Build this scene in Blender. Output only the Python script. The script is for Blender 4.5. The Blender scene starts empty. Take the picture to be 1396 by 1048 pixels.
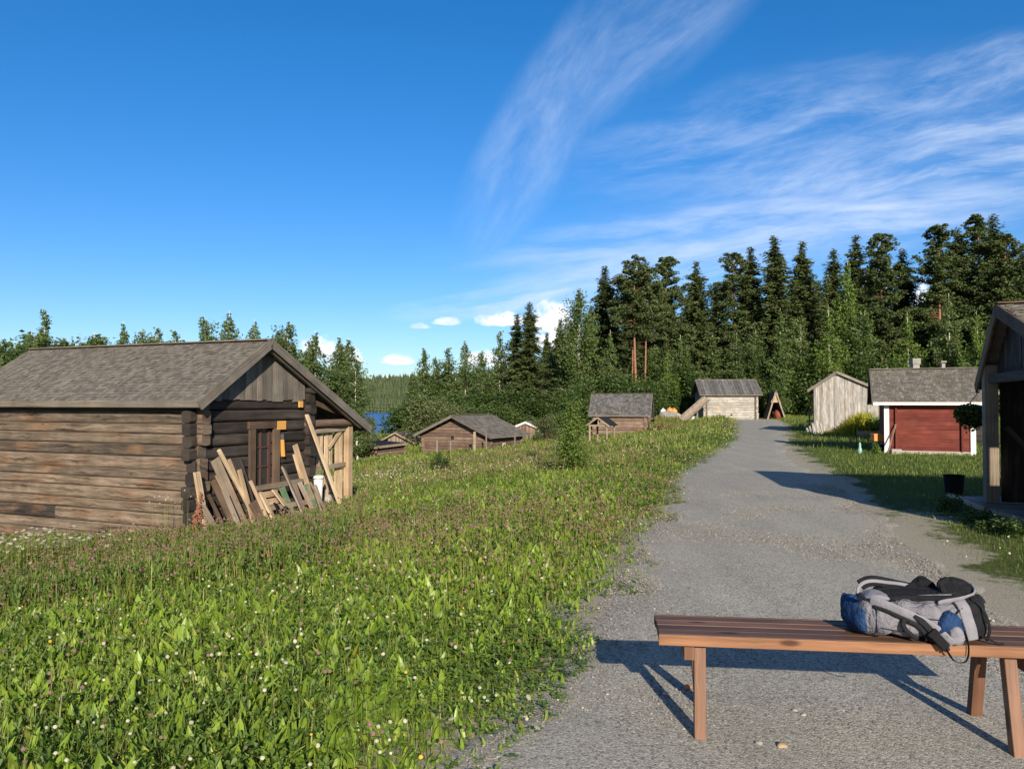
import bpy, math, random
import numpy as np
from mathutils import Vector, Matrix, Euler
R = math.radians
random.seed(7)
rng = np.random.default_rng(7)
scene = bpy.context.scene
COL = scene.collection

# ------------------------------------------------------------ camera
F = 1054.0
PITCH = math.atan2(24.0, F)
cam_d = bpy.data.cameras.new('camera'); cam = bpy.data.objects.new('camera', cam_d); COL.objects.link(cam)
cam_d.sensor_width = 36.0; cam_d.lens = 36.0*F/1396.0
cam_d.clip_start = 0.05; cam_d.clip_end = 9000
cam.location = (0, 0, 1.5); cam.rotation_euler = (math.pi/2 + PITCH, 0, 0)
scene.camera = cam

# ------------------------------------------------------------ exposure, sun, sky
scene.view_settings.view_transform = 'Standard'; scene.view_settings.look = 'None'
scene.view_settings.gamma = 1.0; scene.view_settings.use_curve_mapping = False
scene.view_settings.exposure = 0.46
SUN_EL = 22.5
sd = bpy.data.lights.new('sun', 'SUN'); sun = bpy.data.objects.new('sun', sd); COL.objects.link(sun)
sd.energy = 5.0; sd.angle = R(0.5); sd.color = (1.0, 0.87, 0.69)
ldir = Vector((-0.17, 1.0, -math.tan(R(SUN_EL))*math.hypot(1, .17)))
sun.rotation_euler = ldir.to_track_quat('-Z', 'Y').to_euler()

W = bpy.data.worlds.new('World'); scene.world = W; W.use_nodes = True
nt = W.node_tree; nt.nodes.clear()
class NT:
    """tiny helper for node trees"""
    def __init__(s, t): s.t = t
    def n(s, typ, ins=None, **kw):
        nd = s.t.nodes.new(typ)
        for k, v in kw.items(): setattr(nd, k, v)
        for k, v in (ins or {}).items(): s.set(nd.inputs[k], v)
        return nd
    def set(s, sock, v):
        if isinstance(v, bpy.types.NodeSocket): s.t.links.new(v, sock)
        elif isinstance(v, bpy.types.Node): s.t.links.new(v.outputs[0], sock)
        else: sock.default_value = v
    def m(s, op, a, b=0.0, c=0.0, clamp=False):
        nd = s.t.nodes.new('ShaderNodeMath'); nd.operation = op; nd.use_clamp = clamp
        s.set(nd.inputs[0], a); s.set(nd.inputs[1], b); s.set(nd.inputs[2], c); return nd.outputs[0]
    def mix(s, f, a, b, blend='MIX'):
        nd = s.t.nodes.new('ShaderNodeMix'); nd.data_type = 'RGBA'; nd.blend_type = blend
        s.set(nd.inputs[0], f); s.set(nd.inputs[6], a); s.set(nd.inputs[7], b); return nd.outputs[2]
    def ss(s, v, lo, hi):
        nd = s.t.nodes.new('ShaderNodeMapRange'); nd.interpolation_type = 'SMOOTHSTEP'
        s.set(nd.inputs[0], v); nd.inputs[1].default_value = lo; nd.inputs[2].default_value = hi; return nd.outputs[0]
    def noise(s, vec, scale, detail=4, rough=.55, dist=0.0):
        nd = s.t.nodes.new('ShaderNodeTexNoise')
        if vec is not None: s.set(nd.inputs['Vector'], vec)
        nd.inputs['Scale'].default_value = scale; nd.inputs['Detail'].default_value = detail
        nd.inputs['Roughness'].default_value = rough; nd.inputs['Distortion'].default_value = dist
        return nd.outputs['Fac']
    def xyz(s, x, y, z=0.0):
        nd = s.t.nodes.new('ShaderNodeCombineXYZ')
        s.set(nd.inputs[0], x); s.set(nd.inputs[1], y); s.set(nd.inputs[2], z); return nd.outputs[0]
    def ramp(s, f, stops):
        nd = s.t.nodes.new('ShaderNodeValToRGB'); e = nd.color_ramp.elements
        while len(e) < len(stops): e.new(0.5)
        for i, (p, c) in enumerate(stops):
            e[i].position = p; e[i].color = (*c, 1) if len(c) == 3 else c
        s.set(nd.inputs[0], f); return nd.outputs[0]

T = NT(nt)
sky = T.n('ShaderNodeTexSky', sky_type='NISHITA', sun_disc=False, sun_elevation=R(SUN_EL), sun_rotation=R(170),
          air_density=1.0, dust_density=0.35, ozone_density=3.0, altitude=100)
geo = T.n('ShaderNodeNewGeometry')
sep = T.n('ShaderNodeSeparateXYZ', {0: T.n('ShaderNodeTexCoord').outputs['Generated']})
dx, dy, dz = sep.outputs
dys = T.m('MAXIMUM', dy, 0.02)
cu = T.m('DIVIDE', dx, dys); cv = T.m('DIVIDE', dz, dys)      # direction of the cloud banks, due north
def streak(cx, cy, ang, L, Wd, sx, sy, lo, hi, amp, seed, warp=.03):
    """thin cirrus: a long soft-edged bank of stretched noise, ang = slope of the streaks"""
    c, s_ = math.cos(ang), math.sin(ang)
    wv = T.noise(T.xyz(cu, cv, seed), 3.0, 3)
    wx = T.m('MULTIPLY_ADD', wv, warp*2, -warp)
    a = T.m('SUBTRACT', cu, cx); b = T.m('ADD', T.m('SUBTRACT', cv, cy), wx)
    p = T.m('ADD', T.m('MULTIPLY', a, c), T.m('MULTIPLY', b, s_))
    q = T.m('SUBTRACT', T.m('MULTIPLY', b, c), T.m('MULTIPLY', a, s_))
    e = T.m('ADD', T.m('POWER', T.m('ABSOLUTE', T.m('DIVIDE', p, L)), 2.0), T.m('POWER', T.m('ABSOLUTE', T.m('DIVIDE', q, Wd)), 2.0))
    env = T.ss(e, 1.0, 0.0)
    n1 = T.noise(T.xyz(T.m('MULTIPLY', p, sx), T.m('MULTIPLY', q, sy), seed+3), 1.0, 9, .66, .35)
    n2 = T.noise(T.xyz(T.m('MULTIPLY', p, sx*3.1), T.m('MULTIPLY', q, sy*2.0), seed+9), 1.0, 6, .6, .3)
    f = T.ss(T.m('MULTIPLY_ADD', n2, .35, T.m('MULTIPLY', n1, .75)), lo, hi)
    return T.m('MULTIPLY', T.m('MULTIPLY', env, f), amp)
def U_(px): return (px-698)/F
def V_(py): return (548-py)/F
cir = [
 streak(U_(745), V_(165), R(60), .24, .075, 5, 16, .30, .95, .46, 1.0, .02),
 streak(U_(870), V_(50), R(38), .27, .085, 4, 16, .30, .95, .38, 2.0, .02),
 streak(U_(1130), V_(165), R(10), .42, .10, 3.5, 17, .40, .86, .5, 4.0),
 streak(U_(1230), V_(240), R(13), .45, .10, 3, 19, .38, .82, .74, 5.0),
 streak(U_(1080), V_(308), R(7), .48, .060, 3, 24, .36, .80, .80, 6.0, .02),
 streak(U_(1330), V_(110), R(18), .20, .06, 4, 18, .38, .84, .6, 7.0),
 streak(U_(950), V_(355), R(12), .36, .055, 3, 24, .34, .80, .74, 8.0, .02),
 streak(U_(680), V_(410), R(8), .17, .025, 5, 40, .36, .76, .75, 9.0, .02),
 streak(U_(1150), V_(280), R(12), .65, .22, 2, 10, .42, .95, .26, 11.0),
]
csum = cir[0]
for k in cir[1:]: csum = T.m('MAXIMUM', csum, k)
def puff(cx, cy, w, h, seed, amp=1.0):
    """small fair-weather cumulus low over the lake"""
    a = T.m('DIVIDE', T.m('SUBTRACT', cu, cx), w); b0 = T.m('SUBTRACT', cv, cy)
    b = T.m('DIVIDE', b0, T.m('MULTIPLY_ADD', T.m('GREATER_THAN', b0, 0.0), h*.65, h*.35))
    d = T.m('SQRT', T.m('ADD', T.m('MULTIPLY', a, a), T.m('MULTIPLY', b, b)))
    n = T.noise(T.xyz(cu, T.m('MULTIPLY', cv, 1.3), seed), 34, 6, .6)
    return T.m('MULTIPLY', T.ss(T.m('ADD', d, T.m('MULTIPLY_ADD', n, 1.8, -.9)), 1.02, .5), amp)
pf = [puff(U_(435), V_(482), .026, .030, 1), puff(U_(476), V_(484), .020, .013, 2, .7), puff(U_(543), V_(493), .025, .014, 3), puff(U_(470), V_(495), .03, .014, 3.5, .9),
      puff(U_(608), V_(440), .020, .009, 4, .8), puff(U_(690), V_(440), .040, .016, 5), puff(U_(752), V_(442), .035, .034, 6),
      puff(U_(665), V_(494), .045, .018, 7), puff(U_(570), V_(446), .015, .006, 8, .5), puff(U_(535), V_(524), .035, .012, 8.5, .8), puff(U_(1195), V_(400), .022, .03, 9.4, .8), puff(U_(1258), V_(408), .018, .03, 9.7, .8),
      puff(U_(760), V_(470), .05, .03, 9.9)]
psum = pf[0]
for k in pf[1:]: psum = T.m('MAXIMUM', psum, k)
front = T.m('GREATER_THAN', dy, 0.03)
psh = T.noise(T.xyz(cu, cv, 20), 45, 5)
pcol = T.mix(T.ss(psh, .35, .65), (8.0, 8.6, 9.8, 1), (11.2, 11.2, 11.2, 1))
ahead = T.ss(dy, -.35, .25)   # sky dimmed and greyed behind the view for darker, less blue shadows; boosted ahead
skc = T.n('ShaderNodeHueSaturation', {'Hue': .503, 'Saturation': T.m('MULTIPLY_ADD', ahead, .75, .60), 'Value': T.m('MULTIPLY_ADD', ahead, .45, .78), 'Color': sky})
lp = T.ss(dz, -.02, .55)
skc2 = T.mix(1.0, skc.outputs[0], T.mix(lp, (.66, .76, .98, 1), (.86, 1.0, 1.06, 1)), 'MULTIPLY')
c1 = T.mix(T.m('MULTIPLY', csum, front), skc2, (7.0, 8.0, 9.8, 1))
c2 = T.mix(T.m('MULTIPLY', psum, front), c1, pcol)
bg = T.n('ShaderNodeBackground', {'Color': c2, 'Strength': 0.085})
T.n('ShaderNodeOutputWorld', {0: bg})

# ------------------------------------------------------------ helpers
ROOTS = {}
def tag(o, label=None, cat=None, group=None, kind=None):
    if label: o['label'] = label
    if cat: o['category'] = cat
    if group: o['group'] = group
    if kind: o['kind'] = kind
    return o
def thing(name, label, cat, loc, group=None):
    o = bpy.data.objects.new(name, None); COL.objects.link(o); o.empty_display_size = .2
    o.location = loc; ROOTS[o] = Vector(loc); tag(o, label, cat, group); return o
def copy_tree(o, parent=None):
    c = o.copy(); COL.objects.link(c); c.parent = parent
    for ch in list(o.children): copy_tree(ch, c)
    return c
def mesh_np(name, V, Fs, mat, uv=None, rnd=None, smooth=False, attrs=None):
    """V (n,3); Fs = list of arrays (m,k)"""
    me = bpy.data.meshes.new(name)
    V = np.asarray(V, dtype=np.float32)
    Fs = [np.asarray(f, dtype=np.int32) for f in Fs if len(f)]
    nl = sum(f.size for f in Fs); nf = sum(len(f) for f in Fs)
    me.vertices.add(len(V)); me.vertices.foreach_set('co', V.ravel())
    me.loops.add(nl); me.loops.foreach_set('vertex_index', np.concatenate([f.ravel() for f in Fs]))
    tot = np.concatenate([np.full(len(f), f.shape[1], np.int32) for f in Fs])
    st = np.concatenate([[0], np.cumsum(tot)[:-1]]).astype(np.int32)
    me.polygons.add(nf); me.polygons.foreach_set('loop_start', st)
    try: me.polygons.foreach_set('loop_total', tot)
    except Exception: pass
    me.update(calc_edges=True)
    if uv is not None:
        l = me.uv_layers.new(name='UVMap'); l.data.foreach_set('uv', np.asarray(uv, np.float32).ravel())
    if rnd is not None:
        a = me.attributes.new('rnd', 'FLOAT', 'POINT'); a.data.foreach_set('value', np.asarray(rnd, np.float32))
    for k, v in (attrs or {}).items():
        a = me.attributes.new(k, 'FLOAT', 'POINT'); a.data.foreach_set('value', np.asarray(v, np.float32))
    me.polygons.foreach_set('use_smooth', np.full(nf, bool(smooth)))
    if mat: me.materials.append(mat)
    return me
class MB:
    """collects boxes, logs, tubes; build() links them as ONE mesh object"""
    def __init__(s): s.v = []; s.f = []; s.uv = []; s.r = []
    def add(s, vs, fs, uvs=None, r=None):
        b = len(s.v); r = random.random() if r is None else r
        s.v += [tuple(p) for p in vs]; s.r += [r]*len(vs)
        for i, f in enumerate(fs):
            s.f.append([b+k for k in f])
            s.uv += uvs[i] if uvs else [(vs[k][0], vs[k][2]) for k in f]
        return s
    def beam(s, a, b, w, h, up=(0, 0, 1), r=None, taper=1.0, skew=0.0):
        a = Vector(a); b = Vector(b); d = (b-a); L = d.length
        if L < 1e-6: return s
        d /= L; up = Vector(up); sd_ = d.cross(up)
        if sd_.length < 1e-4: sd_ = d.cross(Vector((0, 1, 0)))
        sd_.normalize(); u = sd_.cross(d).normalized()
        vs = []
        for p, t in ((a, 1.0), (b, taper)):
            for i, j in ((-1, -1), (1, -1), (1, 1), (-1, 1)):
                vs.append(p + sd_*(w/2*i*t) + u*(h/2*j*t) + d*(skew*i*(1 if p is b else 0)))
        o = random.random()*37; q = random.random()*5
        fs = [(0, 1, 5, 4), (1, 2, 6, 5), (2, 3, 7, 6), (3, 0, 4, 7), (3, 2, 1, 0), (4, 5, 6, 7)]
        per = [w, h, w, h]; uvs = []; acc = q
        for k in range(4):
            uvs.append([(o, acc), (o, acc+per[k]), (o+L, acc+per[k]), (o+L, acc)]); acc += per[k]
        uvs.append([(o+.1, 0), (o+.1, .02), (o+.12, .02), (o+.12, 0)]); uvs.append(uvs[-1])
        return s.add(vs, fs, uvs, r)
    def box(s, c, sx, sy, sz, rz=0.0, r=None):
        d = Vector((math.cos(rz), math.sin(rz), 0)); c = Vector(c)
        return s.beam(c-d*sx/2, c+d*sx/2, sy, sz, r=r)
    def log(s, a, b, rw, rh, n=10, seg=None, sq=0.5, jit=.02, r=None, t1=1.0):
        """rounded (sq<1 = squarer) log with uneven surface; rw/rh half sizes"""
        a = Vector(a); b = Vector(b); d = b-a; L = d.length; d /= L
        up = Vector((0, 0, 1)) if abs(d.z) < .9 else Vector((0, 1, 0))
        sd_ = d.cross(up).normalized(); u = sd_.cross(d)
        seg = seg or max(2, int(L/.35)); o = random.random()*37; q = random.random()*5
        vs = []; ph = [random.uniform(-1, 1) for _ in range(n)]
        for i in range(seg+1):
            t = i/seg; sc = 1+(t1-1)*t; wob = random.uniform(-1, 1)*jit*rh
            for k in range(n):
                an = 2*math.pi*(k+.5)/n; c, s_ = math.cos(an), math.sin(an)
                cx = math.copysign(abs(c)**sq, c)*rw*sc; cz = math.copysign(abs(s_)**sq, s_)*rh*sc
                j = 1+jit*(ph[k]*.6+random.uniform(-1, 1))
                vs.append(a+d*(L*t)+sd_*(cx*j)+u*(cz*j+wob))
        fs = []; uvs = []; per = 2*(rw+rh)*1.7/n
        for i in range(seg):
            for k in range(n):
                k2 = (k+1) % n
                fs.append((i*n+k, i*n+k2, (i+1)*n+k2, (i+1)*n+k))
                u0, u1 = o+L*i/seg, o+L*(i+1)/seg
                uvs.append([(u0, q+k*per), (u0, q+(k+1)*per), (u1, q+(k+1)*per), (u1, q+k*per)])
        for e, base in ((0, 0), (1, seg*n)):
            ids = list(range(base, base+n)); ids = ids[::-1] if not e else ids
            fs.append(tuple(ids)); uvs.append([(o+.3+.01*math.cos(6.28*k/n), q+.02*math.sin(6.28*k/n)) for k in range(n)])
        return s.add(vs, fs, uvs, r)
    def ring(s, pts, rad, n=8, r=None, flat=1.0, upv=None, cap=True):
        """tube through pts; rad float or list; flat <1 flattens along upv"""
        pts = [Vector(p) for p in pts]; m = len(pts); rad = rad if isinstance(rad, (list, tuple)) else [rad]*m
        vs = []; pv = Vector(upv) if upv else Vector((0, 0, 1)); Ls = 0; us = []
        for i in range(m):
            d = (pts[min(i+1, m-1)]-pts[max(i-1, 0)]).normalized()
            sd_ = d.cross(pv)
            if sd_.length < .05: sd_ = d.cross(Vector((.3, 1, 0)))
            sd_.normalize(); u = sd_.cross(d)
            if i: Ls += (pts[i]-pts[i-1]).length
            us.append(Ls)
            for k in range(n):
                an = 2*math.pi*k/n
                vs.append(pts[i]+sd_*(math.cos(an)*rad[i])+u*(math.sin(an)*rad[i]*flat))
        fs = []; uvs = []
        for i in range(m-1):
            for k in range(n):
                k2 = (k+1) % n
                fs.append((i*n+k, i*n+k2, (i+1)*n+k2, (i+1)*n+k))
                p_ = 6.28*rad[i]/n
                uvs.append([(us[i], k*p_), (us[i], k*p_+p_), (us[i+1], k*p_+p_), (us[i+1], k*p_)])
        if cap:
            for ids in (list(range(n))[::-1], list(range((m-1)*n, m*n))):
                fs.append(tuple(ids)); uvs.append([(.01*math.cos(k), .01*math.sin(k)) for k in range(n)])
        return s.add(vs, fs, uvs, r)
    def poly(s, pts, thick, nrm=None, r=None):
        """flat polygon given a real thickness"""
        pts = [Vector(p) for p in pts]
        n_ = Vector(nrm) if nrm else (pts[1]-pts[0]).cross(pts[2]-pts[0]).normalized()
        m = len(pts); vs = pts + [p+n_*thick for p in pts]
        fs = [tuple(range(m))[::-1], tuple(range(m, 2*m))] + [(i, (i+1) % m, m+(i+1) % m, m+i) for i in range(m)]
        def uvp(p): q = p-pts[0]; return (q.dot(Vector((.6, .8, 0)))+q.z*.1, q.z)
        return s.add(vs, fs, [[uvp(vs[k]) for k in f] for f in fs], r)
    def build(s, name, mat, parent=None, origin=None, smooth=False, bevel=0, **t):
        off = Vector(origin) if origin is not None else (ROOTS[parent] if parent else Vector((0, 0, 0)))
        V = np.array(s.v, np.float32)-np.array(off, np.float32)
        groups = {}; uvg = {}; i = 0
        for f in s.f:
            k = len(f); groups.setdefault(k, []).append(f); uvg.setdefault(k, []).extend(s.uv[i:i+k]); i += k
        ks = list(groups)
        me = mesh_np(name, V, [groups[k] for k in ks], mat, sum([uvg[k] for k in ks], []), s.r, smooth)
        o = bpy.data.objects.new(name, me); COL.objects.link(o)
        ROOTS[o] = off
        if parent: o.parent = parent
        else: o.location = off
        if bevel:
            b = o.modifiers.new('bevel', 'BEVEL'); b.width = bevel; b.segments = 2; b.limit_method = 'ANGLE'
        if t: tag(o, **t)
        return o

# ------------------------------------------------------------ the lie of the land
LE = np.array([(-40,-13.5),(0,-1.3),(3.16,-.25),(4.3,.25),(5.4,.56),(6.4,.82),(8.55,1.36),(9.9,1.8),(12.65,2.54),(14.9,3.15),(17.6,4.05),(22.7,5.9),(31,8.8),(37.6,10.9),(49,14.2),(56.5,16.5),(66,19.2),(400,120)], float)
RE = np.array([(-40,-10),(0,1.9),(3.2,2.75),(6.35,3.72),(7.6,4.0),(10.5,4.83),(13,5.58),(17.4,6.65),(20.8,7.6),(27.3,9.5),(31,10.9),(37.6,13.1),(49,17.2),(56.5,19.6),(66,22.5),(400,124)], float)
def xl(y): return np.interp(y, LE[:, 0], LE[:, 1])
def xr(y): return np.interp(y, RE[:, 0], RE[:, 1])
SZ = np.array([(-1e4,0),(0,0),(1,-.03),(4,-.36),(7,-.80),(10,-1.12),(15,-1.58),(22,-2.1),(30,-2.6),(42,-3.2),(52,-3.8),(58,-4.25),(75,-5.5),(120,-8),(1e5,-8)], float)
_g = rng.random((64, 64))
def vn(x, y, sc=1.0):
    """cheap periodic value noise 0..1"""
    x = np.asarray(x, float)*sc+1000; y = np.asarray(y, float)*sc+1000
    xi = np.floor(x).astype(int); yi = np.floor(y).astype(int); fx = x-xi; fy = y-yi
    fx = fx*fx*(3-2*fx); fy = fy*fy*(3-2*fy)
    a = _g[xi % 64, yi % 64]; b = _g[(xi+1) % 64, yi % 64]; c = _g[xi % 64, (yi+1) % 64]; d = _g[(xi+1) % 64, (yi+1) % 64]
    return (a*(1-fx)+b*fx)*(1-fy)+(c*(1-fx)+d*fx)*fy
def sdist(x, y): return (xl(y)-x)*.955
def zt(x, y):
    x = np.asarray(x, float); y = np.asarray(y, float)
    s = sdist(x, y); z = np.interp(s, SZ[:, 0], SZ[:, 1])
    z = z + np.clip(s/6, 0, 1)*(vn(x, y, .35)-.5)*.16*(s < 50)
    rr = np.clip((x-xr(y)-1.5)/6, 0, 1)
    z = z + rr*(vn(x, y, .25)-.5)*.12
    r = np.hypot(x, y); far = (r > 400) & (s > 52)
    q_ = np.clip((r-404)/230, 0, 1); hill = -4.4 + 15*q_*q_*(3-2*q_) - np.clip((r-700)*.03, 0, 14) + (vn(x, y, .004)-.5)*8*np.clip((r-420)/120, 0, 1) + 10*np.clip((x/r+.17)*6, -1, 1)*q_
    z = np.where(far, np.maximum(np.where(r > 404, hill, z), z), z)
    z = np.where((r > 400) & (s <= 52), z*np.clip((s+0)/52, 0, 1), z)
    return z
def Zt(x, y): return float(zt(x, y))
cp, sp = math.cos(PITCH), math.sin(PITCH)
def ray(px, py):
    a = (px-698)/F; b = (524-py)/F
    return Vector((a, cp-sp*b, sp+cp*b))
def at(px, py, Y):
    d = ray(px, py); return Vector((0, 0, 1.5))+d*(Y/d.y)
def gx(px, Y, dz_=0.0):
    """point on the ground seen in column px at distance Y"""
    x = (px-698)/F*Y; return Vector((x, Y, Zt(x, Y)+dz_))
def hit(px, py):
    d = ray(px, py); t = 2.0
    while t < 400:
        p = Vector((0, 0, 1.5))+d*t
        if p.z < Zt(p.x, p.y): break
        t += .02+t*.002
    return p
def onplane(px, py, p0, n_):
    d = ray(px, py); o = Vector((0, 0, 1.5)); n_ = Vector(n_)
    return o+d*((Vector(p0)-o).dot(n_)/d.dot(n_))

# ------------------------------------------------------------ materials
def newmat(name):
    m = bpy.data.materials.new(name); m.use_nodes = True; m.node_tree.nodes.clear(); return m, NT(m.node_tree)
def finish(T, col, rough=.7, bump=None, bs=.3, bd=.01, spec=.3, metal=0.0, trans=0.0, **kw):
    p = T.n('ShaderNodeBsdfPrincipled', {'Base Color': col, 'Roughness': rough, 'Specular IOR Level': spec, 'Metallic': metal})
    for k, v in kw.items(): p.inputs[k.replace('_', ' ')].default_value = v
    if bump is not None:
        b = T.n('ShaderNodeBump', {'Strength': bs, 'Distance': bd, 'Height': bump}); T.set(p.inputs['Normal'], b)
    sh = p.outputs[0]
    if trans:
        tr = T.n('ShaderNodeBsdfTranslucent', {'Color': T.mix(1.0, col, (1.0, 1.25, .55, 1), 'MULTIPLY')})
        mx = T.n('ShaderNodeMixShader', {0: trans, 1: sh, 2: tr}); sh = mx.outputs[0]
    T.n('ShaderNodeOutputMaterial', {0: sh})
def wood(name, c1, c2, c3=None, dark=(.03, .025, .02), var=.5, crack=.6, knots=.5, grain=60, bump=.5, rough=.8, con=1.7):
    """wood with the grain along u (metres); c1..c2 across pieces, c3 patches of another tone"""
    m, T = newmat(name)
    uv = T.n('ShaderNodeUVMap').outputs[0]; rn = T.n('ShaderNodeAttribute', attribute_name='rnd').outputs['Fac']
    s = T.n('ShaderNodeSeparateXYZ', {0: uv}); u, v = s.outputs[0], s.outputs[1]
    off = T.m('MULTIPLY', rn, 17.0)
    wav = T.m('MULTIPLY_ADD', T.noise(T.xyz(T.m('MULTIPLY', u, 2.0), v, off), 2.0, 2), .05, v)
    g = T.noise(T.xyz(T.m('MULTIPLY', u, 1.2), T.m('MULTIPLY', wav, grain), off), 1.0, 6, .65)
    g2 = T.noise(T.xyz(T.m('MULTIPLY', u, 3.0), T.m('MULTIPLY', wav, grain*3), off), 1.0, 4, .6)
    big = T.noise(T.xyz(T.m('MULTIPLY', u, .9), T.m('MULTIPLY', v, 5.0), off), 1.0, 4, .6)
    base = T.mix(T.ss(rn, .5-var*.9, .5+var*.9), (*c1, 1), (*c2, 1))
    if c3: base = T.mix(T.m('MULTIPLY', T.ss(big, .50, .68), .85), base, (*c3, 1))
    val = T.m('MAXIMUM', T.m('MULTIPLY_ADD', g, con, 1-con*.5), .12)
    base = T.mix(1.0, base, T.n('ShaderNodeCombineColor', {0: val, 1: val, 2: val}), 'MULTIPLY')
    val2 = T.m('MULTIPLY_ADD', T.noise(T.xyz(rn, T.m('MULTIPLY', u, .4), 3), 7.0, 2), 1.0, .5)
    base = T.mix(1.0, base, T.n('ShaderNodeCombineColor', {0: val2, 1: val2, 2: val2}), 'MULTIPLY')
    ck = T.ss(g, .40, .30); base = T.mix(T.m('MULTIPLY', ck, crack), base, (*dark, 1))
    if knots:
        vo = T.n('ShaderNodeTexVoronoi', {'Vector': T.xyz(T.m('MULTIPLY', u, 2.2), T.m('MULTIPLY', v, 7.0), off), 'Scale': 1.0})
        kn = T.ss(vo.outputs['Distance'], .14, .05); base = T.mix(T.m('MULTIPLY', kn, knots), base, (*dark, 1))
    h = T.m('ADD', T.m('MULTIPLY', g, .7), T.m('MULTIPLY', g2, .3))
    finish(T, base, T.m('MULTIPLY_ADD', g2, .2, rough-.1), h, bump, .012, .25)
    return m
def plain(name, c, rough=.6, spec=.4, metal=0, noise=.25, sc=30, bump=.15, c2=None, **kw):
    m, T = newmat(name); co = T.n('ShaderNodeTexCoord').outputs['Object']
    n1 = T.noise(co, sc, 5, .6); rn = T.n('ShaderNodeAttribute', attribute_name='rnd').outputs['Fac']
    v = T.m('MULTIPLY_ADD', n1, noise*2, 1-noise)
    v = T.m('MULTIPLY', v, T.m('MULTIPLY_ADD', rn, noise*.6, 1-noise*.3))
    col = T.mix(1.0, (*c, 1), T.n('ShaderNodeCombineColor', {0: v, 1: v, 2: v}), 'MULTIPLY')
    if c2: col = T.mix(T.ss(T.noise(co, sc*.25, 5, .65), .5, .62), col, (*c2, 1))
    finish(T, col, rough, n1, bump, .01, spec, metal, **kw); return m
def leafmat(name, c1, c2, c3=None, trans=.25, rough=.5, spec=.3, wscale=.4):
    """leaves: tint per leaf (rnd) and slow change over the place"""
    m, T = newmat(name); rn = T.n('ShaderNodeAttribute', attribute_name='rnd').outputs['Fac']
    pos = T.n('ShaderNodeNewGeometry').outputs['Position']
    n1 = T.noise(pos, wscale, 3, .6)
    col = T.mix(T.m('ADD', T.m('MULTIPLY', rn, .7), T.m('MULTIPLY_ADD', n1, 1.2, -.45), clamp=True), (*c1, 1), (*c2, 1))
    if c3: col = T.mix(T.m('MULTIPLY', T.ss(rn, .86, .97), .9), col, (*c3, 1))
    finish(T, col, rough, None, spec=spec, trans=trans); return m
M = {}
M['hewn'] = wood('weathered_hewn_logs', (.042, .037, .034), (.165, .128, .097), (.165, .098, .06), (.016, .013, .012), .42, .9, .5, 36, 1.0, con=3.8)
M['darklog'] = wood('dark_shaded_logs', (.026, .022, .021), (.052, .043, .039), (.075, .062, .053), (.01, .009, .008), .5, .6, .3, 30, .8)  # dark wood, deepened further to put shade into gable and shed walls
M['greywood'] = wood('grey_weathered_boards', (.12, .108, .098), (.21, .19, .17), (.17, .14, .11), (.03, .026, .022), .5, .5, .4, 50, .6)
M['shingle'] = wood('grey_wooden_shingles', (.115, .107, .10), (.19, .177, .165), (.15, .14, .105), (.03, .028, .025), .5, .35, 0, 60, .6, .9)
M['palewood'] = wood('pale_sawn_planks', (.38, .28, .19), (.54, .42, .285), (.40, .28, .175), (.10, .06, .035), .5, .25, .6, 50, .35)
M['oldplank'] = wood('old_weathered_planks', (.20, .165, .13), (.33, .275, .22), (.26, .18, .125), (.05, .04, .03), .5, .4, .5, 50, .5)
M['brownplank'] = wood('brown_planks', (.085, .06, .045), (.17, .12, .085), (.13, .08, .052), (.02, .015, .01), .5, .5, .5, 50, .5)
M['paleLog'] = wood('silvery_log_wall', (.265, .255, .235), (.40, .385, .36), (.31, .275, .23), (.06, .045, .035), .5, .4, .35, 30, .7)
M['reddishlog'] = wood('brown_red_logs', (.13, .09, .072), (.23, .17, .135), (.20, .12, .085), (.03, .02, .015), .5, .5, .35, 30, .7)
M['barn'] = wood('silver_grey_barn_boards', (.225, .22, .215), (.39, .38, .37), (.34, .28, .235), (.05, .045, .04), .55, .7, .2, 30, .5, con=2.6)
M['redpaint'] = wood('worn_red_paint', (.125, .028, .022), (.165, .038, .028), (.17, .055, .042), (.05, .012, .01), .4, .3, .15, 40, .4)
M['benchtop'] = wood('stained_bench_slats', (.085, .048, .034), (.165, .088, .056), (.22, .13, .082), (.02, .01, .007), .4, .3, .8, 45, .25, .55)
M['benchside'] = wood('reddish_bench_edge', (.25, .125, .068), (.32, .165, .095), (.20, .095, .052), (.06, .025, .015), .3, .2, .9, 45, .2, .5)
M['benchleg'] = wood('brown_bench_legs', (.135, .068, .042), (.19, .10, .064), (.11, .055, .035), (.05, .02, .012), .3, .25, .7, 45, .25, .55)
M['rotten'] = wood('dark_board_roof', (.075, .075, .078), (.15, .15, .155), (.10, .095, .09), (.01, .01, .01), .55, .5, 0, 20, .6)
M['white'] = plain('white_paint', (.78, .77, .74), .6, .3, 0, .06)
M['black'] = plain('black_felt', (.022, .023, .027), .85, .2, 0, .2)
M['tarfelt'] = plain('tar_felt_roof', (.020, .022, .030), .9, .15, 0, .3, 6)
M['blackplastic'] = plain('black_plastic', (.012, .012, .014), .8, .1, 0, .1)
M['whiteplastic'] = plain('white_plastic', (.68, .69, .68), .4, .5, 0, .08)
M['orange'] = plain('orange_plastic', (.80, .28, .07), .5, .4, 0, .08)
M['glass'] = plain('dark_window_glass', (.03, .035, .04), .06, .6, 0, .1)
M['concrete'] = plain('concrete', (.35, .33, .30), .9, .2, 0, .2, 12, .3)
M['stone'] = plain('grey_stone', (.30, .29, .27), .85, .3, 0, .35, 8, .4, c2=(.20, .20, .19))
M['sign'] = plain('yellow_wood_sign', (.62, .33, .09), .55, .3, 0, .1)
M['metal'] = plain('dull_metal', (.5, .52, .55), .4, .5, .9, .1)
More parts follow.
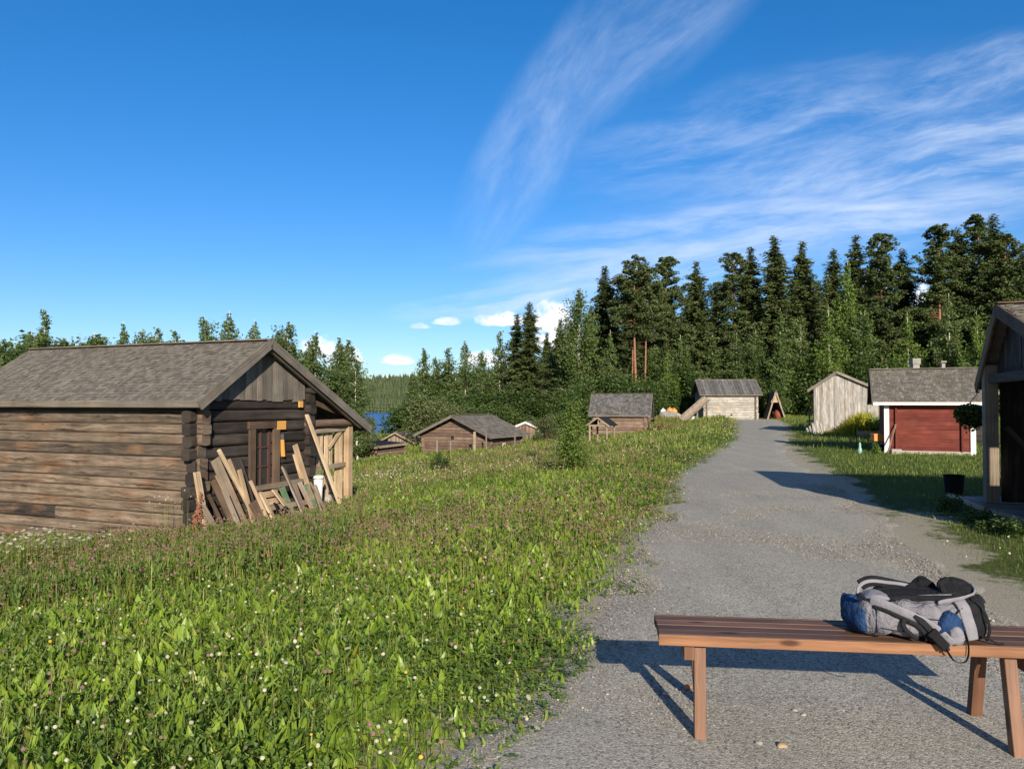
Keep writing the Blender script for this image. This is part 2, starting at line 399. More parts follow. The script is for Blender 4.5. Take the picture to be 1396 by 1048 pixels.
M['green'] = plain('green_paint', (.09, .17, .09), .7, .3, 0, .3, 14, c2=(.26, .22, .16))
M['brick'] = plain('reddish_clay', (.50, .20, .12), .8, .2, 0, .25)
M['bark_pine'] = plain('pine_bark', (.27, .14, .09), .9, .1, 0, .35, 3, .5)
M['bark_spruce'] = plain('spruce_bark', (.26, .22, .18), .9, .1, 0, .35, 3, .5)
M['bark_birch'] = plain('birch_bark', (.62, .58, .52), .8, .2, 0, .2, 2, .2, c2=(.10, .09, .08))
M['twig'] = plain('brown_twigs', (.14, .10, .07), .9, .1, 0, .3)
M['spruce'] = leafmat('spruce_needles', (.040, .062, .022), (.135, .172, .060), None, .10, .6, .2, .08)
M['pine'] = leafmat('pine_needles', (.048, .076, .030), (.135, .175, .064), None, .12, .6, .2, .08)
M['birch'] = leafmat('birch_leaves', (.070, .115, .035), (.155, .215, .065), None, .3, .5, .3, .1)
M['birchlight'] = leafmat('light_birch_leaves', (.085, .150, .030), (.175, .250, .050), None, .3, .5, .3, .1)
M['willow'] = leafmat('willow_leaves', (.085, .115, .045), (.17, .20, .085), None, .3, .5, .3, .1)
M['bush'] = leafmat('bush_leaves', (.034, .068, .018), (.090, .140, .034), None, .3, .45, .35, .1)
M['farwood'] = leafmat('far_wood', (.055, .080, .045), (.105, .135, .065), None, .1, .7, .1, .01)
# ============================================================ SETTING
def axis(parts):
    out = []
    for a, b, st in parts: out += list(np.arange(a, b, st))
    return np.array(out+[parts[-1][1]])
xs = axis([(-2500,-600,120),(-600,-120,24),(-120,-40,4),(-40,-12,1.2),(-12,26,.3),(26,60,1.5),(60,160,6),(160,2500,120)])
ys = axis([(-60,-4,4),(-4,24,.3),(24,70,1.0),(70,160,4),(160,400,20),(400,700,15),(700,3500,140)])
X, Y_ = np.meshgrid(xs, ys); Zg = zt(X, Y_)
nx, ny = len(xs), len(ys)
idx = np.arange(nx*ny).reshape(ny, nx)
quads = np.stack([idx[:-1, :-1], idx[:-1, 1:], idx[1:, 1:], idx[1:, :-1]], -1).reshape(-1, 4)
S_ = sdist(X, Y_); SR = X-xr(Y_)
edge = np.maximum(-S_, -99)
dpath = np.where(S_ > 0, S_, np.where(SR > 0, SR, 0))
dirt = np.clip(1-(dpath-.1)/.55+(vn(X, Y_, 1.7)-.5)*1.6, 0, 1)
dirt = np.maximum(dirt, np.clip(1-np.abs(SR-.6)/.8, 0, 1)*np.clip(1-np.abs(Y_-10.2)/2.2, 0, 1)*(.2+vn(X, Y_, 1.3)))
dirt = np.clip(dirt, 0, 1)
m, T = newmat('ground_soil_and_moss')
pos = T.n('ShaderNodeNewGeometry').outputs['Position']
n1 = T.noise(pos, .5, 5); n2 = T.noise(pos, 14, 5); n3 = T.noise(pos, 70, 5, .75)
g = T.mix(n1, (.045, .065, .018, 1), (.085, .11, .032, 1)); g = T.mix(T.ss(n2, .45, .65), g, (.10, .11, .04, 1))
d_ = T.mix(n2, (.20, .175, .13, 1), (.34, .31, .25, 1)); d_ = T.mix(T.ss(n3, .42, .58), d_, (.42, .39, .33, 1))
dn = T.n('ShaderNodeAttribute', attribute_name='dirt').outputs['Fac']
rg = T.noise(pos, 5, 6, .7)
col = T.mix(T.ss(T.m('ADD', T.m('ADD', dn, T.m('MULTIPLY_ADD', rg, 1.8, -.9)), T.m('MULTIPLY_ADD', n3, .8, -.4)), .35, .65), g, d_)
finish(T, col, .95, n3, .6, .02, .1)
me = mesh_np('ground', np.stack([X, Y_, Zg], -1).reshape(-1, 3), [quads], m, smooth=True, attrs={'dirt': dirt.ravel()})
ground = bpy.data.objects.new('ground', me); COL.objects.link(ground); tag(ground, kind='structure')

# gravel path
m, T = newmat('crushed_gravel')
pos = T.n('ShaderNodeNewGeometry').outputs['Position']
v1 = T.n('ShaderNodeTexVoronoi', {'Vector': pos, 'Scale': 95.0}); v2 = T.n('ShaderNodeTexVoronoi', {'Vector': pos, 'Scale': 210.0})
bigp = T.noise(pos, .55, 5, .6); mid = T.noise(pos, 5, 5, .65); fine = T.noise(pos, 60, 5, .7)
c = T.ramp(T.n('ShaderNodeSeparateColor', {0: v1.outputs['Color']}).outputs[0], [(0, (.15, .145, .13)), (.35, (.235, .225, .20)), (.75, (.31, .295, .265)), (1, (.44, .42, .38))])
c_b = T.ramp(T.n('ShaderNodeSeparateColor', {0: v2.outputs['Color']}).outputs[1], [(0, (.17, .16, .142)), (.5, (.26, .248, .222)), (1, (.37, .35, .315))])
c = T.mix(T.ss(fine, .42, .58), c, c_b)
rut = T.noise(T.n('ShaderNodeMapping', {'Vector': pos, 'Rotation': (0, 0, R(17)), 'Scale': (1.6, .12, 1)}).outputs[0], 1.0, 4, .6)
w = T.m('ADD', T.m('ADD', T.m('MULTIPLY_ADD', bigp, .30, .82), T.m('MULTIPLY_ADD', rut, .5, -.25)), T.m('MULTIPLY_ADD', mid, .35, -.02))
w = T.m('ADD', w, T.m('MULTIPLY', T.m('SUBTRACT', fine, .5), .5))
c = T.mix(1.0, c, T.n('ShaderNodeCombineColor', {0: w, 1: w, 2: w}), 'MULTIPLY')
c = T.mix(1.0, c, (1.10, 1.11, 1.10, 1), 'MULTIPLY')
c = T.mix(T.m('MULTIPLY', T.ss(mid, .62, .78), .18), c, (.22, .20, .14, 1))
sp_ = T.n('ShaderNodeSeparateColor', {0: v1.outputs['Color']}).outputs[2]; c = T.mix(T.m('MULTIPLY', T.ss(sp_, .93, .96), .7), c, (.55, .53, .48, 1)); c = T.mix(T.m('MULTIPLY', T.ss(sp_, .14, .08), .7), c, (.10, .095, .085, 1))
hgt = T.m('ADD', T.m('MULTIPLY', v1.outputs['Distance'], -1.0), T.m('ADD', T.m('MULTIPLY', fine, .8), T.m('MULTIPLY', v2.outputs['Distance'], -.6)))
finish(T, c, .9, hgt, .42, .006, .2)
M['gravel'] = m
py = np.concatenate([np.arange(-8, 20, .12), np.arange(20, 67, .4)])
na = 24
pv = []; 
for i, y in enumerate(py):
    fade = 1
    l = float(xl(y))-.05+(float(vn(y, 3, 1.1))-.5)*.22+(float(vn(y, 7, 4))-.5)*.22; r = float(xr(y))+.05+(float(vn(y, 31, 1.1))-.5)*.5+(float(vn(y, 27, 4))-.5)*.25
    for k in range(na+1):
        t = k/na; x = l+(r-l)*t
        e = min(t, 1-t)*na
        zz = .006 + (.018*min(1, e/4)) + (float(vn(x, y, 1.3))-.5)*.02*min(1, e/3)
        if e < .5: zz = min(Zt(x, y)-.02, -.01)
        pv.append((x, y, max(zz, Zt(x, y)+.004) if e >= .5 else zz))
pi_ = np.arange(len(pv)).reshape(len(py), na+1)
pq = np.stack([pi_[:-1, :-1], pi_[:-1, 1:], pi_[1:, 1:], pi_[1:, :-1]], -1).reshape(-1, 4)
o = bpy.data.objects.new('path', mesh_np('path', pv, [pq], m, smooth=True)); COL.objects.link(o); tag(o, kind='structure')

# lake
m, T = newmat('lake_water')
pos = T.n('ShaderNodeNewGeometry').outputs['Position']
mp = T.n('ShaderNodeMapping', {'Vector': pos, 'Scale': (.5, 1.4, 1)})
wn = T.noise(mp.outputs[0], 1.2, 4, .6)
finish(T, (.02, .10, .34, 1), .3, wn, 1.0, .35, .5)
lk = MB(); lk.add([(-1500, 40, -4.0), (60, 40, -4.0), (60, 900, -4.0), (-1500, 900, -4.0)], [(0, 1, 2, 3)])
lk.build('lake', m, kind='structure')

# ------------------------------------------------------------ leafy helpers (numpy)
def rotz(a):
    c, s = np.cos(a), np.sin(a); z = np.zeros_like(a); o_ = np.ones_like(a)
    return np.stack([np.stack([c, -s, z], -1), np.stack([s, c, z], -1), np.stack([z, z, o_], -1)], -2)
def rotx(a):
    c, s = np.cos(a), np.sin(a); z = np.zeros_like(a); o_ = np.ones_like(a)
    return np.stack([np.stack([o_, z, z], -1), np.stack([z, c, -s], -1), np.stack([z, s, c], -1)], -2)
def scatter(tv, tf, pos, rot, sc, rnd):
    """repeat a template (tv verts, tf list of face arrays) at each pos"""
    n = len(pos); tv = np.asarray(tv, np.float32); k = len(tv)
    V = np.einsum('nij,kj->nki', rot, tv)
    V = V*(sc[:, None, None] if sc.ndim == 1 else sc[:, None, :])+pos[:, None, :]
    Fs = [(np.asarray(f)[None]+(np.arange(n)*k)[:, None, None]).reshape(-1, np.asarray(f).shape[1]) for f in tf]
    return V.reshape(-1, 3), Fs, np.repeat(rnd, k)
def join(parts):
    V = []; FF = {}; Rn = []; off = 0
    for v, fs, r in parts:
        V.append(v); Rn.append(r)
        for f in fs: FF.setdefault(f.shape[1], []).append(f+off)
        off += len(v)
    return np.concatenate(V), [np.concatenate(x) for x in FF.values()], np.concatenate(Rn)
def cards(C, size, rnd, droop=None, aspect=1.0, flat=0.0, r=rng):
    """leaf clumps: a bent pointed quad (two triangles) per centre, random orientation"""
    n = len(C)
    a = r.random(n)*2*np.pi; t = (r.random(n)-.5)*np.pi*(1-flat)+.3
    Rm = rotz(a) @ rotx(t)
    tv = np.array([(-.5, 0, 0), (0, -.5*aspect, .08), (.5, 0, 0), (0, .5*aspect, .08)])
    return scatter(tv, [np.array([(0, 1, 2, 3)])], C, Rm, size, rnd)
def tree_obj(name, parts):
    """prototype: parts = [(partname, V, Fs, rnd, mat, smooth)] under one empty"""
    root = bpy.data.objects.new(name, None); COL.objects.link(root); ROOTS[root] = Vector((0, 0, 0))
    for pn, V, Fs, rn, mt, sm in parts:
        o = bpy.data.objects.new(pn, mesh_np(pn, V, Fs, mt, rnd=rn, smooth=sm)); COL.objects.link(o); o.parent = root
    return root
def tubes_np(mb):
    g = {}
    for f in mb.f: g.setdefault(len(f), []).append(f)
    return np.array(mb.v), [np.array(x) for x in g.values()], np.array(mb.r)
def make_spruce(seed, H=18, wid=2.6, bare=.06, dens=1.0, thin=0.0):
    r = np.random.default_rng(seed); random.seed(seed)
    tb = MB(); pts = [(.10*math.sin(i*.8), .08*math.cos(i), H*i/10) for i in range(11)]
    tb.ring(pts, [.24*(H/18)*(1-.93*i/10)+.012 for i in range(11)], 7)
    C = []; Z = []; Sz = []; rn = []
    z = H*bare
    while z < H*.995:
        t = z/H; rad = wid*1.12*(1-t)**.62*(.75+.5*r.random())*(1 if t > .12 else .8)
        if t > .93: rad = .2+.5*(1-t)*10*.3
        nb = int((7+5*(1-t))*dens)+3
        for b in range(nb):
            a = r.random()*6.283; L = rad*(.55+.7*r.random())*(.86+.2*math.sin(2*a+seed+t*7))
            if r.random() < .06: L *= 1.35
            if r.random() < thin: continue
            zj = r.normal(0, .16); drp = .25+.55*(1-t)*r.random(); k = max(5, int(L*24*dens))
            for j in range(k):
                f = (j+.7)/k; x = L*f
                zz = z + zj - drp*x*.75 + .10*x*x*.5
                C.append((math.cos(a)*x, math.sin(a)*x, zz-.25*r.random()**2))
                Sz.append((.34-.12*f)*(.6+.8*r.random())*(1 if t < .9 else .7)); rn.append(r.random()*.5+.5*r.random()*f)
            if b % 3 == 0 and t < .85 and L > .5:
                tb.ring([(0, 0, z+.05), (math.cos(a)*L*.8, math.sin(a)*L*.8, z-drp*L*.6)], [.03, .008], 3, cap=False)
        z += .26+.10*r.random()+(.12*(1-t))
    C = np.array(C); C += r.normal(0, .09, C.shape)
    n = len(C); Sz = np.array(Sz); ang = np.arctan2(C[:, 1], C[:, 0])+r.normal(0, .5, n)
    # drooping sprays pointing outward
    tv = np.array([(-.15, -.16, .04), (-.05, .2, -.06), (.85, .05, -.38), (.55, -.22, -.22)])
    Rm = rotz(ang) @ rotx(r.normal(0, .7, n))
    v, f, rr = scatter(tv, [np.array([(0, 1, 2, 3)])], C, Rm, Sz, np.array(rn))
    v2, f2, rr2 = cards(C, Sz*.8, np.array(rn), aspect=.6, r=r)
    V, Fs, Rn = join([(v, f, rr), (v2, f2, rr2)])
    tv_, tf_, tr_ = tubes_np(tb)
    return tree_obj('spruce_tree', [('trunk', tv_, tf_, tr_, M['bark_spruce'], True), ('crown', V, Fs, Rn, M['spruce'], False)])
def make_pine(seed, H=19, wid=2.6, bare=.48):
    r = np.random.default_rng(seed); random.seed(seed)
    tb = MB(); bx, by = r.normal(0, .25, 2)
    P = lambda z: (bx*math.sin(z/H*3), by*math.sin(z/H*2.2), z)
    tb.ring([P(H*i/12) for i in range(13)], [.15*(1-.8*i/12)+.012 for i in range(13)], 7)
    C = []; Sz = []; rn = []
    z = H*bare
    while z < H:
        t = (z/H-bare)/(1-bare); env = wid*(.92+.24*math.sin(t*17+seed))*(math.sin(min(1, t*2.2+.25)*math.pi/2))*(1-t)**.55*1.30+.12
        for b in range(r.integers(2, 4)):
            a = r.random()*6.283; L = env*(.5+.6*r.random()); up = .1+.5*t+.25*r.random()-.15
            x0, y0, _ = P(z); tip = (x0+math.cos(a)*L, y0+math.sin(a)*L, z+up*L)
            tb.ring([(x0, y0, z), tip], [.045*(1-t)+.015, .012], 3, cap=False)
            for q in range(max(2, int(L*4.4))):
                f = .3+.7*r.random(); cr = (.34+.26*r.random())*(1-.5*t)
                cx = (x0+math.cos(a)*L*f+r.normal(0, .22), y0+math.sin(a)*L*f+r.normal(0, .22), z+up*L*f+.1+r.normal(0, .12))
                k = 48; u = r.normal(0, 1, (k, 3)); u /= np.linalg.norm(u, axis=1)[:, None]
                pts = np.array(cx)+u*cr*(r.random((k, 1))**.4)*np.array([1.15, 1.15, .8])
                C += list(pts); Sz += list(.10+.11*r.random(k)); rr = r.random(); rn += list(np.clip(rr*.5+.5*r.random(k), 0, 1))
        z += .20+.16*r.random()
    for b in range(4):
        z = H*bare*(.5+.5*r.random()); a = r.random()*6.28; tb.ring([P(z), (math.cos(a)*.9, math.sin(a)*.9, z+.1)], [.025, .008], 3, cap=False)
    C = np.array(C); V, Fs, Rn = cards(C, np.array(Sz)*1.25, np.array(rn), aspect=.75, r=r)
    tv_, tf_, tr_ = tubes_np(tb)
    return tree_obj('pine_tree', [('trunk', tv_, tf_, tr_, M['bark_pine'], True), ('crown', V, Fs, Rn, M['pine'], False)])
def make_birch(seed, H=12, col=False, wid=1.7, bare=.2, leaf=.21, mat='birch', weep=.6, nb=110, dens=1.0, name='birch_tree', top=.35, bark='bark_birch', tr=.13):
    r = np.random.default_rng(seed); random.seed(seed)
    tb = MB(); bx, by = r.normal(0, .3, 2)*min(1, H/12)
    P = lambda z: np.array((bx*math.sin(z/H*2.6), by*math.sin(z/H*2), z))
    tb.ring([tuple(P(H*i/12)) for i in range(13)], [tr*(1-.92*i/12)+.008 for i in range(13)], 7)
    C = []; Sz = []; rn = []
    for b in range(nb):
        t = (b+r.random())/nb; z = H*(bare+(1-bare)*t*.97)
        env = wid*math.sin(math.pi*(.18+.82*t)**.8)*.9*(1-t*top)+.12
        if col: env = wid*(.62+.38*math.sin(math.pi*min(1, t*1.3)))*(1-t**4)**.7*(.8+.35*math.sin(t*9+seed))+.12
        elif t > .9: env = min(env, .35+.3*(1-t)*10)
        a = r.random()*6.283; env *= .75+.5*(.5+.5*math.sin(3*a+seed+t*11)); L = env*(.35+.95*r.random()); up = .35+.5*r.random()+.5*t
        if r.random() < .10: continue
        base = P(z); k = max(12, int(L*(96-38*t)*dens)); cl = r.random()
        d = np.array((math.cos(a), math.sin(a), up)); tip = base+d*L*np.array((1, 1, .8))
        tb.ring([tuple(base), tuple(base+d*L*.55), tuple(tip-np.array((0, 0, .15*L)))], [min(tr*.3, .02*(1-t)+.012), min(tr*.2, .012), .004], 3, cap=False)
        for j in range(k):
            f = (.25+.75*r.random()); p = base+d*L*f*np.array((1, 1, .8))
            hang = weep*r.random()**1.2*(1.2)*(.4+f)*min(1.0, L)
            p = p+r.normal(0, .11+.07*L, 3)+np.array((0, 0, -hang))
            C.append(p); Sz.append(leaf*(.6+.8*r.random())); rn.append(np.clip(.45*cl+.55*r.random(), 0, 1))
    C = np.array(C); V, Fs, Rn = cards(C, np.array(Sz), np.array(rn), aspect=.8, r=r)
    tv_, tf_, tr_ = tubes_np(tb)
    return tree_obj(name, [('trunk', tv_, tf_, tr_, M[bark], True), ('crown', V, Fs, Rn, M[mat], False)])
def make_bush(seed, H=3.0, wid=1.6, leaf=.13, mat='bush', n=3600, name='bush', lobes=14):
    r = np.random.default_rng(seed); random.seed(seed); tb = MB(); C = []; rn = []
    for k in range(lobes):
        a = r.random()*6.283; q = wid*.72*r.random()**.6; z = H*(.18+.66*r.random()*(1-.35*q/wid)); cr = (.28+.22*r.random())*wid*.75
        c = np.array((math.cos(a)*q, math.sin(a)*q, z)); m_ = n//lobes; u = r.normal(0, 1, (m_, 3)); u /= np.linalg.norm(u, axis=1)[:, None]
        C.append(c+u*cr*(r.random((m_, 1))**.35)*np.array((1, 1, 1.05))*(1+.25*r.normal(0, 1, (m_, 1)))); rr = r.random(); rn.append(np.clip(rr*.45+.55*r.random(m_), 0, 1))
        tb.ring([(c[0]*.15, c[1]*.15, 0), (c[0]*.6, c[1]*.6, z*.5), tuple(c)], [.025, .015, .006], 4, cap=False)
    C = np.concatenate(C); C[:, 2] = np.maximum(C[:, 2], .03+.1*r.random(len(C))); rn = np.concatenate(rn)
    V, Fs, Rn = cards(C, leaf*(.6+.8*r.random(len(C))), rn, aspect=.75, r=r)
    tv_, tf_, tr_ = tubes_np(tb)
    return tree_obj(name, [('stems', tv_, tf_, tr_, M['twig'], True), ('foliage', V, Fs, Rn, M[mat], False)])
def place(proto, used, px, top, Y, H0, label, cat, group=None, wsc=1.0, zoff=0.0, Hforce=None):
    """stand a copy at distance Y in column px, as tall as its top shows"""
    x = (px-698)/F*Y; z0 = Zt(x, Y)+zoff; zt_ = at(px, top, Y).z if Hforce is None else z0+Hforce
    o = proto if proto.name not in used else copy_tree(proto)
    used.add(proto.name)
    s = (zt_-z0)/H0; o.location = (x, Y, z0); o.scale = (s*wsc, s*wsc, s); o.rotation_euler = (0, 0, random.random()*6.28)
    tag(o, label, cat, group); return o
used = set()
SPR = [make_spruce(11, 18, 2.5), make_spruce(12, 18, 2.9, .10, 1.0, .06), make_spruce(13, 18, 2.1, .22, 1.0, .10), make_spruce(14, 18, 3.1, .03)]
PIN = [make_pine(21, 19, 2.5, .42), make_pine(22, 19, 2.9, .56), make_pine(23, 19, 2.6, .34)]
BIR = [make_birch(31, 12, False, 1.8, .08), make_birch(32, 12, True, 2.2, .10), make_birch(33, 12, False, 1.5, .25, weep=.3, nb=80)]
BIRL = [make_birch(41, 12, False, 2.3, .08, .2, 'birchlight', .8, 130, 1.1), make_birch(42, 12, True, 2.0, .10, .2, 'birchlight', .6, 120)]
WEEP = make_birch(45, 16, True, 2.7, .04, .21, 'birch', 1.7, 200, 1.1)
BUS = [make_bush(51, 3, 1.7, .12, n=9000, lobes=22), make_bush(52, 3, 2.0, .12, n=9500, lobes=26), make_bush(53, 3, 1.5, .12, n=8000, lobes=18)]
BUSW = make_bush(54, 3, 1.9, .12, 'willow', 9000, lobes=24)
random.seed(99)
GS = 'tall conifers of the forest edge'
big = [ # proto, px, top py, distance, H0, width, label
 (SPR[0], 722, 411, 72, 18, 1.05, 'tall ragged spruce with a bare grey trunk below, over the small white-edged shed'),
 (SPR[2], 705, 428, 76, 18, 1.1, 'slimmer spruce close on the left of the ragged spruce above the small shed'),
 (WEEP, 788, 390, 74, 16, 1.0, 'big drooping silver birch, leftmost crown of the high forest edge'),
 (SPR[1], 825, 364, 82, 18, .95, 'dark pointed spruce just right of the big drooping birch'),
 (PIN[1], 870, 355, 76, 19, 1.0, 'tall pine with long bare orange trunk, above the cabin with the dark shingle roof'),
 (PIN[1], 860, 372, 79, 19, .7, 'slim pine with a dark red bare trunk, behind the orange-trunked pine'),
 (PIN[1], 876, 368, 77, 19, .8, 'thin pine with straight orange trunk immediately right of the orange-trunked pair'),
 (PIN[2], 908, 353, 82, 19, 1.1, 'bushy blue-green pine between the orange-trunked pine and a pointed spruce'),
 (SPR[3], 950, 355, 86, 18, .9, 'broad pointed spruce behind the slanting plank ramp'),
 (PIN[2], 1000, 347, 84, 19, 1.05, 'dense dark pine with red trunk standing behind the log storehouse'),
 (SPR[2], 1025, 337, 86, 18, 1.0, 'narrow spruce over the right end of the log storehouse roof'),
 (SPR[1], 1057, 323, 82, 18, 1.05, 'tallest spruce over the end of the gravel path'),
 (SPR[3], 1095, 328, 84, 18, .95, 'dense spruce rising left of the grey barn gable'),
 (SPR[0], 1138, 338, 88, 18, .9, 'dark spruce half hidden behind the light green birch above the barn'),
 (BIRL[0], 1160, 355, 76, 12, .72, 'bright green birch with white stem, tall behind the grey barn'),
 (SPR[2], 1169, 321, 92, 18, 1.0, 'slender pale-tipped spruce peeking over the bright green birch'),
 (PIN[2], 1205, 321, 84, 19, .95, 'pine with see-through crown above the left end of the red hut roof'),
 (SPR[0], 1232, 338, 88, 18, .95, 'spruce next to the see-through pine, over the wide chimney of the huts'),
 (PIN[2], 1283, 309, 82, 19, 1.0, 'dark wide pine above the narrow chimney of the huts'),
 (SPR[1], 1308, 312, 90, 18, .8, 'narrow spruce squeezed between two large pines at right'),
 (PIN[0], 1333, 297, 82, 19, 1.05, 'large pine with horizontal layered limbs left of the shed gable'),
 (SPR[0], 1357, 291, 88, 18, 1.0, 'highest spruce of the forest, above the dark shed peak'),
 (PIN[2], 1372, 322, 80, 19, 1.0, 'layered pine with orange upper trunk right above the dark shed peak'),
 (SPR[3], 1396, 333, 84, 18, 1.0, 'spruce cut off by the right edge of the view, above the dark shed roof'),
 (BIRL[1], 912, 480, 72, 12, 1.0, 'bright leafy birch right of the orange-trunked pine, behind the dark-roofed cabin'),
 (BIR[1], 938, 470, 76, 12, 1.1, 'dull green birch between the bright leafy birch and the slanting ramp'),
 (BIR[0], 832, 450, 76, 12, 1.0, 'hanging birch left of the orange pine trunks, over the dark cabin roof'),
 (BIR[1], 1096, 430, 74, 12, .95, 'white-stemmed birch left of the grey barn peak'),
 (BIRL[1], 1128, 415, 72, 12, .9, 'fresh green birch rising directly over the grey barn peak'),
 (BIR[0], 1296, 400, 70, 12, .95, 'tall pale birch above the narrow chimney'),
 (BIRL[1], 1236, 425, 72, 12, .95, 'leafy birch rising over the wide chimney on the grey hut'),
 (BIR[1], 1180, 425, 74, 12, 1.0, 'birch filling the gap between barn and red hut roof'),
 (BIRL[0], 1330, 425, 66, 12, .8, 'rounded light birch behind the shed eave'),
 (BIR[0], 1065, 420, 72, 12, .9, 'birch over the small A-shaped shelter'),
 (BIR[1], 1030, 450, 74, 12, .9, 'birch just right of the storehouse roof'),
]
for pr, px, top, Y, H0, wsc, lab in big:
    place(pr, used, px, top, Y, H0, lab, 'tree', 'trees of the high forest edge', wsc*(1.38 if pr in SPR else 1.15 if pr in PIN else 1))
# low leafy trees and bushes at the foot of the forest
GL = 'leafy bushes at the foot of the forest'
for i, px in enumerate(range(770, 1400, 17)):
    top = 512+random.uniform(-30, 18) - (10 if px > 1040 else 0)
    pr = random.choice([BUS[0], BUS[1], BUS[2], BUS[0]])
    Yb = random.uniform(71, 77) if px > 900 else random.uniform(64, 73)
    if 850 < px < 886: top = 534
    place(pr, used, px+random.uniform(-6, 6), top, Yb, 3, 'leafy green bush in the undergrowth along the forest foot', 'bush', GL, .9)
for i, px in enumerate(list(range(900, 1400, 34))):
    place(random.choice(BIR[:2]), used, px+random.uniform(-8, 8), 478+random.uniform(-30, 20), random.uniform(74, 80), 12, 'young birch within the green undergrowth of the forest', 'tree', 'young birches in the forest undergrowth', 1.2)
for i, px in enumerate(range(740, 1440, 15)):
    y0 = np.interp(px, [740, 800, 1000, 1400], [420, 405, 375, 345])
    place(random.choice(SPR), used, px+random.uniform(-9, 9), y0+random.uniform(5, 50), random.uniform(95, 125), 18, 'dark spruce deep in the forest behind the front row', 'tree', 'dark spruces deeper in the forest', 1.25)
# left shore trees
def bb(px, top, Y, lab, pr=None, w=1.0, cat='tree', g='birches along the lake shore'):
    pr = pr or random.choice(BIR); place(pr, used, px, top, Y, 3 if pr in BUS or pr is BUSW else 12, lab, cat, g, w)
for px, top, Y, lab, pr, w in [
 (57, 420, 50, 'tallest feathery birch above the left end of the cabin roof', BIR[2], 1.0),
 (168, 438, 56, 'small birch top behind the roof, left one of the group of three', BIR[0], .9),
 (192, 448, 60, 'middle birch top of the three low ones behind the cabin roof', BIR[1], .9),
 (213, 445, 58, 'pointed birch top right of the middle one behind the roof', BIR[2], .9),
 (236, 449, 56, 'lowest right birch of the low group behind the cabin roof', BIR[2], 1.0),
 (275, 431, 54, 'leafy birch top left of the tallest roof-ridge birch', BIR[1], .9),
 (310, 423, 52, 'tall pointed birch rising over the cabin ridge', BIR[0], 1.0),
 (348, 435, 54, 'round birch top close to the cabin roof peak', BIR[0], .9),
 (380, 449, 50, 'birch just right of the cabin roof peak', BIR[2], 1.0),
 (396, 438, 50, 'broad birch behind the cabin gable, left of the low white cloud', BIR[1], 1.0),
 (430, 450, 48, 'birch standing in front of the low white cloud', BIR[0], 1.1),
 (463, 457, 46, 'slim birch right of the low white cloud', BIR[0], 1.0),
 (488, 489, 44, 'shorter birch at the left side of the lake view', BIR[1], 1.0),
 (447, 500, 44, 'leafy birch filling in under the cloud behind the bargeboard', BIR[1], 1.3),
 (412, 505, 46, 'low leafy birch visible under the cabin eave', BIR[1], 1.4),
 (578, 472, 86, 'first tall birch right of the lake gap', BIR[0], 1.1),
 (592, 486, 88, 'second birch right of the lake gap, a little lower', BIR[1], 1.0),
 (612, 473, 84, 'thin pine-like birch with a pinkish bare stem above the ridge of the shingled cabin', BIR[2], 1.3),
 (633, 462, 88, 'slender birch spire over the ridge of the shingled cabin', BIR[0], .9),
 (656, 478, 86, 'birch with open twigs right of the slender spire', BIR[1], 1.0),
 (683, 450, 80, 'white-stemmed birch left of the twin spruces', BIR[2], 1.0),
 (645, 505, 78, 'broad leafy birch behind the shingled cabin roof', BIR[1], 1.6),
 (620, 515, 78, 'leafy low birch behind the cabin ridge', BIR[0], 1.6),
 (668, 510, 76, 'leafy birch over the right end of the shingled cabin', BIR[1], 1.6),
 (562, 505, 80, 'dark birch edging the lake on its right shore', BIR[0], 1.2),
 (693, 520, 72, 'leafy birch behind the small white-edged shed', BIR[1], 1.6),
 (752, 470, 84, 'shaded birch between the ragged spruce and the big drooping birch', BIR[2], 1.5),
 (765, 500, 76, 'white-stemmed young birch left of the big drooping birch', BIR[2], 1.5),
 ]: bb(px, top, Y, lab, pr, w)
for px, top, Y, lab, pr, w in [
 (585, 528, 62, 'olive green willow right of the lake, behind the low huts', BUSW, .75),
 (608, 540, 60, 'grey-green willow behind the left slope of the shingled cabin', BUSW, .8),
 (690, 545, 62, 'dark round bush behind the white-edged shed', BUS[0], .9),
 (640, 548, 64, 'green bush behind the ridge of the shingled cabin', BUS[1], .9),
 (668, 545, 63, 'bush behind the right end of the shingled cabin roof', BUS[2], .9),
 (745, 560, 52, 'light green bush right of the white-edged shed', BUSW, .8),
 (765, 555, 56, 'leafy bush behind the young birch in the meadow', BUS[1], .9),
 (462, 545, 60, 'bush behind the lean-to frame of the cabin', BUS[0], 1.0),
 (432, 548, 38, 'bush showing under the cabin eave', BUS[1], 1.0),
 (480, 538, 60, 'bush left of the lake view, beside the bargeboard tip', BUS[2], .9),
 (499, 562, 62, 'small bush at the water left of the lake view', BUSW, .7),
 (15, 460, 50, 'dense dark bush at the far left behind the roof', BUS[1], .8),
 (40, 455, 52, 'dense bush right of the far left one, behind the roof', BUS[0], .8),
 (90, 458, 46, 'rounded thicket bush in the middle behind the roof end', BUS[2], .9),
 (125, 463, 48, 'low thicket bush at the right end of the left thicket', BUS[1], .9),
 ]: bb(px, top, Y, lab, pr, w, 'bush', 'bushes along the shore')
for i in range(14):
    bb(-30+i*13, random.uniform(450, 468), random.uniform(50, 58), 'leafy birch in the dense far left thicket behind the roof end', BIR[i % 2], 1.5, 'tree', 'far left thicket birches')
for i in range(34):
    px = random.uniform(130, 480); bb(px, random.uniform(456, 492), random.uniform(50, 64), 'leafy birch in the shore thicket behind the big log cabin', BIR[i % 2], 1.4, 'tree', 'shore thicket birches')
for i in range(10):
    bb(570+i*20+random.uniform(-8, 8), 535+random.uniform(-14, 8), random.uniform(66, 74), 'green bush in the thicket between the cabins and the lake', BUS[i % 3], 1.2, 'bush', 'thicket behind the low cabins')

